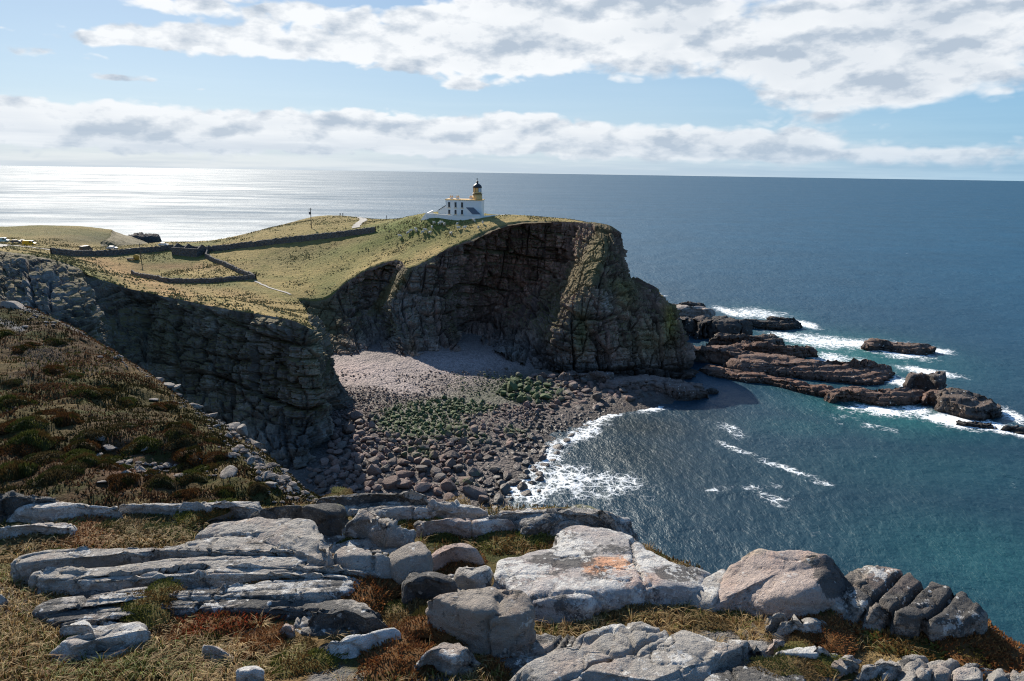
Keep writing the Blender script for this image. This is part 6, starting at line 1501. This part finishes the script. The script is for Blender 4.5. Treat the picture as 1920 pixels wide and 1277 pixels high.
MB().lathe([(1.95, 6.055), (1.85, 6.4), (1.72, 8.0)], 28, tw).build('tower', 'ochre_paint', lh, True)
MB().lathe([(1.76, 8.002), (2.05, 8.06), (2.05, 8.22), (1.7, 8.24)], 28, tw).build('gallery', 'black_paint', lh, True)
lt = MB().lathe([(1.58, 8.25), (1.58, 8.75)], 24, tw).build('lantern', 'ochre_paint', lh, True)
def pane_mesh(a0, a1, mat, name):
    mb = MB(); r = 1.52
    for k in range(2):
        p, q = a0 + (a1 - a0) * k / 2, a0 + (a1 - a0) * (k + 1) / 2
        mb.add([(tw[0] + rr * math.cos(a), tw[1] + rr * math.sin(a), z) for z in (8.76, 10.3) for rr in (r, r - .05) for a in (p, q)], [(0, 1, 5, 4), (3, 2, 6, 7), (0, 2, 3, 1), (4, 5, 7, 6)])
    return mb.build(name, mat, lt)
plain('ochre_blind', (.70, .42, .15), .6); plain('clear_pane', (.55, .60, .64), .15)
for k in range(8):
    a0 = math.radians(-112.5 + 45 * k + 1); a1 = math.radians(-112.5 + 45 * (k + 1) - 1)
    am = math.degrees((a0 + a1) / 2); pane_mesh(a0, a1, 'clear_pane' if -80 < am < 20 else 'ochre_blind', 'pane')
    MB().tube((tw[0] + 1.56 * math.cos(a0), tw[1] + 1.56 * math.sin(a0), 8.75), (tw[0] + 1.56 * math.cos(a0), tw[1] + 1.56 * math.sin(a0), 10.32), .06).build('glazing_bar', 'black_paint', lt)
dm = MB().lathe([(1.72, 10.3), (1.74, 10.5), (1.62, 10.9), (1.35, 11.3), (.9, 11.65), (.42, 11.85), (.34, 12.0), (.34, 12.35), (.5, 12.4), (.4, 12.65), (.12, 12.85)], 24, tw).build('dome', 'black_paint', lh, True)
MB().tube((tw[0], tw[1], 12.8), (tw[0], tw[1], 13.9), .06).box(tw[0] - .5, tw[0] + .3, tw[1] - .03, tw[1] + .03, 13.4, 13.6).build('weather_vane', 'black_paint', dm)
MB().tube((6.9, 0.3, 6.0), (6.9, .3, 8.1), .05).build('aerial', 'black_paint', lh)
an = MB().prism([(1.03, 0, 3.2), (3.78, 0, 3.2), (6.7, -2.4, 1.0), (3.78, -2.4, 1.0)], (0, 0, -.16)).build('annex_roof', 'slate', lh)
MB().prism([(1.2, -.01, 3.0), (3.9, -2.35, .82), (3.9, -2.35, -3.4), (1.2, -.01, -3.4)], (2.7, .0, 0)).build('annex_wall', 'white_paint', lh)
MB().prism([(-9.7, .6, -3.5), (-6.76, .6, -3.5), (-6.76, .6, 3.6), (-9.7, .6, 1.75)], (0, 5.2, 0)).build('wing_wall', 'white_paint', lh)
MB().prism([(-9.95, .4, 1.70), (-6.76, .4, 3.72), (-6.76, .4, 3.90), (-9.95, .4, 1.88)], (0, 5.6, 0)).build('wing_roof', 'slate', lh)
# white enclosing wall
bw = empty('boundary_wall', (lb[0], lb[1], lb[2]), math.radians(-6)); bw.scale = (1.05,) * 3; tag(bw, 'white painted wall enclosing the lighthouse yard', 'wall')
MB().prism([(-12.6, -5, .95), (-5.2, -5, .45), (1.5, -5, .05), (7.2, -5, .42), (7.2, -5, -5), (-12.6, -5, -5)], (0, .5, 0)).prism([(7.21, -4.95, .42), (15.5, 2.5, .75), (15.5, 2.5, -4), (7.21, -4.95, -5)], (-.2, .45, 0)).build('wall', 'white_paint', bw)
MB().prism([(-12.62, -5.02, 1.0), (-12.62, 5.5, 1.6), (-12.62, 5.5, -4.5), (-12.62, -5.02, -4.5)], (-.5, 0, 0)).build('side_wall', 'white_paint', bw)
MB().prism([(-13.13, -4.9, 1.2), (-13.13, -4.9, -4.6), (-16.2, -2.0, -4.6), (-16.2, -2.0, -2.0)], (.25, .35, 0)).build('raking_wall', 'white_paint', bw)
MB().prism([(-12.7, -5.08, .96), (-5.2, -5.08, .46), (1.5, -5.08, .06), (7.2, -5.08, .43), (7.2, -5.08, .55), (1.5, -5.08, .18), (-5.2, -5.08, .58), (-12.7, -5.08, 1.08)], (0, .62, 0)).build('coping', 'white_paint', bw)

# ------------------------------------------------------------------ dry stone walls, ruin, poles, tracks
def stone_wall(name, label, pts, h=1.7, th=.7, seed=0):
    P = np.array([land(*p) for p in pts]); ts = np.r_[0, np.cumsum(np.linalg.norm(np.diff(P, axis=0), axis=1))]
    n = int(ts[-1] / .8) + 2; C = np.stack([np.interp(np.linspace(0, ts[-1], n), ts, P[:, k]) for k in range(3)], -1); C[:, 2] = land_h(C[:, 0], C[:, 1])
    d = np.gradient(C[:, :2], axis=0); d /= np.linalg.norm(d, axis=1, keepdims=True); nn = np.stack([-d[:, 1], d[:, 0]], -1)
    r = np.random.default_rng(seed); top = h + .12 * r.normal(size=n)
    prof = [(-.62, -.8), (-.52, .45), (-.36, .92), (0, 1.0), (.36, .92), (.52, .45), (.62, -.8)]
    V = np.zeros((n, 7, 3))
    for j, (o, z) in enumerate(prof):
        V[:, j, :2] = C[:, :2] + nn * (o * th * 1.2 + .05 * r.normal(size=(n, 1))); V[:, j, 2] = C[:, 2] + z * np.where(z > 0, top, 1)
    f = grid_faces(n, 7); c = C.mean(0)
    o = link_mesh(name, V.reshape(-1, 3) - c, f, 'dry_stone', smooth=False); o.location = Vector(c); tag(o, label, 'wall'); return o
stone_wall('stone_wall', 'dry stone wall running left from the ruin past the car track', [(96, 476), (125, 479), (165, 480), (250, 475), (326, 468)], 2.4, seed=1)
stone_wall('stone_wall', 'long dry stone wall climbing from the ruin towards the lighthouse track', [(388, 472), (450, 465), (520, 457), (600, 448), (660, 441), (704, 435)], 2.4, seed=2)
stone_wall('stone_wall', 'bent dry stone wall on the right side of the enclosed field', [(392, 468), (386, 482), (400, 490), (440, 507), (479, 523)], 1.7, seed=3)
stone_wall('stone_wall', 'dry stone wall along the near side of the enclosed field', [(479, 524), (400, 530), (312, 530), (282, 523), (248, 514)], 1.7, seed=4)
ru = land(357, 476); re_ = empty('ruined_building', ru, math.radians(-20)); tag(re_, 'roofless stone ruin where the field walls meet', 'ruin')
MB().box(-7, 7, -3.4, -2.8, -1, 2.8).build('front_wall', 'dry_stone', re_); MB().box(-7, 7, 2.8, 3.4, -1, 3.0).build('back_wall', 'dry_stone', re_)
for x in (-7.02, -1.0, 6.42): MB().prism([(x, -2.79, -1), (x, 2.79, -1), (x, 2.79, 2.8), (x, 0, 4.4), (x, -2.79, 2.6)], (.6, 0, 0)).build('gable', 'dry_stone', re_)
plain('weathered_wood', (.10, .085, .07), .85)
def pole(px, py, h, label, box=False):
    c = land(px, py); e = empty('utility_pole', c); tag(e, label, 'pole')
    MB().tube((0, 0, -.5), (0, 0, h), .20, .14, 8).build('post', 'weathered_wood', e, True)
    MB().box(-.9, .9, -.09, .09, h - .6, h - .42).build('crossarm', 'weathered_wood', e)
    if box: MB().box(-.75, -.15, -.35, .25, h - 2.9, h - 1.7).build('transformer', 'slate', e)
pole(584, 428, 9.0, 'wooden pole with a transformer on the ridge left of the lighthouse', True)
pole(265, 488, 7.0, 'wooden pole in the enclosed field')
def strip(name, pts, width, mat, lift=.12):
    P = np.array([land(*p) for p in pts]); ts = np.r_[0, np.cumsum(np.linalg.norm(np.diff(P, axis=0), axis=1))]; n = int(ts[-1] / 1.0) + 2
    C = catmull(P, ts, np.linspace(0, ts[-1], n)); d = np.gradient(C[:, :2], axis=0); d /= np.linalg.norm(d, axis=1, keepdims=True); nn = np.stack([-d[:, 1], d[:, 0]], -1)
    V = np.zeros((n, 5, 3))
    for j in range(5):
        V[:, j, :2] = C[:, :2] + nn * (j - 2) / 2 * width * (.5 + .08 * np.sin(np.arange(n)[:, None] * 1.3 + j))
        V[:, j, 2] = land_h(V[:, j, 0], V[:, j, 1]) + lift
    o = link_mesh(name, V.reshape(-1, 3), grid_faces(n, 5), mat); tag(o, kind='structure')
plain('track_gravel', (.30, .28, .25), .9, var=.25, scale=1.2)
strip('road', [(-60, 462), (0, 460), (60, 464), (110, 471), (165, 473), (260, 466)], 4.0, 'track_gravel', .2)
strip('lighthouse_track', [(666, 428), (672, 420), (680, 414), (676, 408)], 3.5, 'track_gravel', .2)
strip('burn_path', [(478, 527), (505, 540), (545, 553)], .9, 'track_gravel', .15)

# ------------------------------------------------------------------ vehicles
plain('tyre', (.02, .02, .02), .8); plain('hub_metal', (.4, .4, .42), .4, .6); plain('lamp_red', (.4, .02, .02), .4); plain('lamp_clear', (.7, .7, .7), .2)
def vehicle(name, label, px, py, color, van, rz):
    c = land(px, py, 220); e = empty(name, c + np.array([0, 0, .15]), rz); tag(e, label, 'van' if van else 'car', 'vehicles parked by the track')
    pm = plain('paint_' + name + str(px), color, .35, var=.05)
    L = 2.5 if van else 2.1; H = 2.2 if van else 1.45
    if van: side = [(-L, .45), (L, .45), (L, 1.1), (L - .75, 1.3), (L - 1.15, H - .1), (L - 1.5, H), (-L + .1, H), (-L, H - .2)]
    else: side = [(-L, .4), (L, .4), (L, .8), (L - .9, .95), (L - 1.6, H - .05), (-L + .9, H), (-L + .1, 1.0), (-L, .9)]
    MB().prism([(x, -.85, z) for x, z in side], (0, 1.7, 0)).build('body', pm, e)
    for sy in (-1, 1):
        if van: q = [(L - 1.2, 1.35), (L - 1.45, H - .2), (.2, H - .2), (.2, 1.35)]
        else: q = [(L - 1.15, .98), (L - 1.68, H - .12), (-L + 1.0, H - .1), (-L + .4, .98)]
        MB().prism([(x, sy * .852, z) for x, z in q], (0, sy * .02, 0)).build('side_window', 'window_glass', e)
        for x in (-L + .8, L - .85):
            t = MB(); k = 12
            t.add([(x + .36 * math.cos(6.283 * i / k), yy, .36 + .36 * math.sin(6.283 * i / k)) for yy in (sy * .66, sy * .9) for i in range(k)], [tuple(range(k)), tuple(range(k, 2 * k))] + [(i, (i + 1) % k, k + (i + 1) % k, k + i) for i in range(k)])
            wh = t.build('wheel', 'tyre', e); MB().box(x - .16, x + .16, min(sy * .902, sy * .92), max(sy * .902, sy * .92), .2, .52).build('hub', 'hub_metal', wh)
        MB().box(L, L + .03, sy * .6 - .18, sy * .6 + .18, .68, .9).build('headlight', 'lamp_clear', e); MB().box(-L - .03, -L, sy * .65 - .12, sy * .65 + .12, .75, 1.0).build('tail_light', 'lamp_red', e)
    if van: ws = [(L - .78, -.7, 1.34), (L - .78, .7, 1.34), (L - 1.1, .7, H - .2), (L - 1.1, -.7, H - .2)]
    else: ws = [(L - .98, -.7, 1.0), (L - .98, .7, 1.0), (L - 1.55, .7, H - .12), (L - 1.55, -.7, H - .12)]
    MB().prism(ws, (.05, 0, .03)).build('windscreen', 'window_glass', e)
vehicle('parked_van', 'pale teal van at the left border of the car park', 6, 455, (.30, .48, .50), True, .2)
vehicle('parked_car', 'dark car between the teal van and the yellow van', 30, 456, (.06, .065, .08), False, .5)
vehicle('parked_car', 'dark blue car just behind the yellow van', 44, 456, (.05, .06, .09), False, .5)
vehicle('parked_van', 'bright yellow van in the car park', 56, 461, (.75, .42, .02), True, .15)
vehicle('parked_car', 'dark off-road car on the track by the long wall', 162, 471, (.05, .055, .05), True, 1.2)
vehicle('parked_car', 'white car behind the wall right of the dark off-road car', 211, 468, (.7, .7, .7), False, .2)
vehicle('parked_car', 'white car nearest the ruin behind the wall', 307, 462, (.7, .7, .7), False, .3)
plain('straw_bale', (.45, .27, .05), .9); plain('trough_grey', (.06, .06, .06), .8)
c = land(256, 487); e = empty('hay_bale', c); tag(e, 'orange-yellow round bale beside the field pole', 'bale')
MB().lathe([(.2, -.8), (1.05, -.75), (1.15, -.5), (1.15, .5), (1.05, .75), (.2, .8)], 18).build('bale', 'straw_bale', e, True).rotation_euler = (math.pi / 2, 0, .3); e.location.z += 1.0
MB().lathe([(1.17, -.1), (1.17, .1)], 18).build('binding', 'weathered_wood', e, True).rotation_euler = (math.pi / 2, 0, .3)
c = land(245, 488); e = empty('feed_trough', c, .2); tag(e, 'dark feed trough left of the round bale', 'trough')
MB().prism([(-1.4, -.5, .9), (-1.2, -.35, .3), (1.2, -.35, .3), (1.4, -.5, .9)], (0, 1.0, 0)).build('basin', 'trough_grey', e); [MB().box(x - .08, x + .08, -.3, .4, -.1, .3).build('leg', 'trough_grey', e) for x in (-.9, .9)]

# ------------------------------------------------------------------ sheep and walkers
plain('fleece', (.62, .58, .50), .95, var=.12); plain('sheep_face', (.10, .09, .08), .9); plain('jacket_dark', (.03, .035, .05), .8); plain('skin', (.45, .28, .2), .6)
def skin_figure(name, joints, bones, mat, sub=1):
    me = bpy.data.meshes.new(name); me.from_pydata([j[0] for j in joints], bones, []); o = bpy.data.objects.new(name, me); col.objects.link(o)
    sk = o.modifiers.new('skin', 'SKIN'); sk.use_smooth_shade = True
    if not me.skin_vertices:
        bm = bmesh.new(); bm.from_mesh(me); bm.verts.layers.skin.verify(); bm.to_mesh(me); bm.free()
    for i, j in enumerate(joints): me.skin_vertices[0].data[i].radius = (j[1], j[1])
    me.skin_vertices[0].data[0].use_root = True
    s = o.modifiers.new('sub', 'SUBSURF'); s.levels = sub; s.render_levels = sub
    dg = bpy.context.evaluated_depsgraph_get(); nm = bpy.data.meshes.new_from_object(o.evaluated_get(dg)); bpy.data.objects.remove(o)
    nm.name = name; nm.materials.clear(); nm.materials.append(MATS[mat]); return nm
SHEEP = skin_figure('sheep', [((0, 0, .62), .27), ((.38, 0, .64), .25), ((-.4, 0, .63), .26), ((.58, 0, .82), .13), ((.80, 0, .84), .085), ((.36, .14, .3), .05), ((.36, .14, .0), .04), ((.36, -.14, .3), .05), ((.36, -.14, 0), .04), ((-.38, .14, .3), .06), ((-.42, .14, 0), .04), ((-.38, -.14, .3), .06), ((-.42, -.14, 0), .04), ((-.62, 0, .52), .05)],
                    [(0, 1), (0, 2), (1, 3), (3, 4), (1, 5), (5, 6), (1, 7), (7, 8), (2, 9), (9, 10), (2, 11), (11, 12), (2, 13)], 'fleece')
sp_ = [(770, 436), (780, 433), (781, 437), (792, 439), (798, 435), (806, 440), (810, 430), (814, 421), (824, 422), (829, 421), (833, 424), (857, 424), (860, 431), (871, 430), (889, 417), (897, 430), (765, 440), (750, 446), (845, 441), (905, 421)]
for i, p in enumerate(sp_):
    c = land(*p, 200); o = bpy.data.objects.new('sheep', SHEEP); col.objects.link(o); o.location = Vector(c) + Vector((0, 0, .05)); o.rotation_euler = (0, 0, i * 2.4); o.scale = (1.35,) * 3
    tag(o, 'white sheep grazing on the slope below the lighthouse', 'sheep', 'sheep grazing below the lighthouse')
PERSON = skin_figure('person', [((0, 0, .95), .15), ((0, 0, 1.2), .16), ((0, 0, 1.42), .17), ((0, 0, 1.54), .06), ((0, 0, 1.66), .10), ((0, .02, 1.74), .08), ((.2, 0, 1.38), .07), ((.27, -.03, 1.12), .05), ((.25, .08, .9), .04), ((-.2, 0, 1.38), .07), ((-.27, .03, 1.12), .05), ((-.25, .1, .9), .04), ((.1, .04, .52), .08), ((.1, -.02, .08), .05), ((.1, .1, .03), .04), ((-.1, -.02, .52), .08), ((-.1, -.1, .08), .05), ((-.1, .04, .03), .04)],
                     [(0, 1), (1, 2), (2, 3), (3, 4), (4, 5), (2, 6), (6, 7), (7, 8), (2, 9), (9, 10), (10, 11), (0, 12), (12, 13), (13, 14), (0, 15), (15, 16), (16, 17)], 'jacket_dark')
for i, (px, py, y, lb_) in enumerate([(725, 410, 300, 'person in dark clothes walking on the grass left of the lighthouse'), (638, 406, 345, 'person in dark clothes on the skyline, left of a pair'), (643, 406, 345, 'person in dark clothes on the skyline, right of a pair')]):
    c = land(px, py, 200, 352); o = bpy.data.objects.new('person', PERSON); col.objects.link(o); o.location = Vector(c); o.rotation_euler = (0, 0, 2 + i); o.scale = (1.05,) * 3
    tag(o, lb_, 'person')
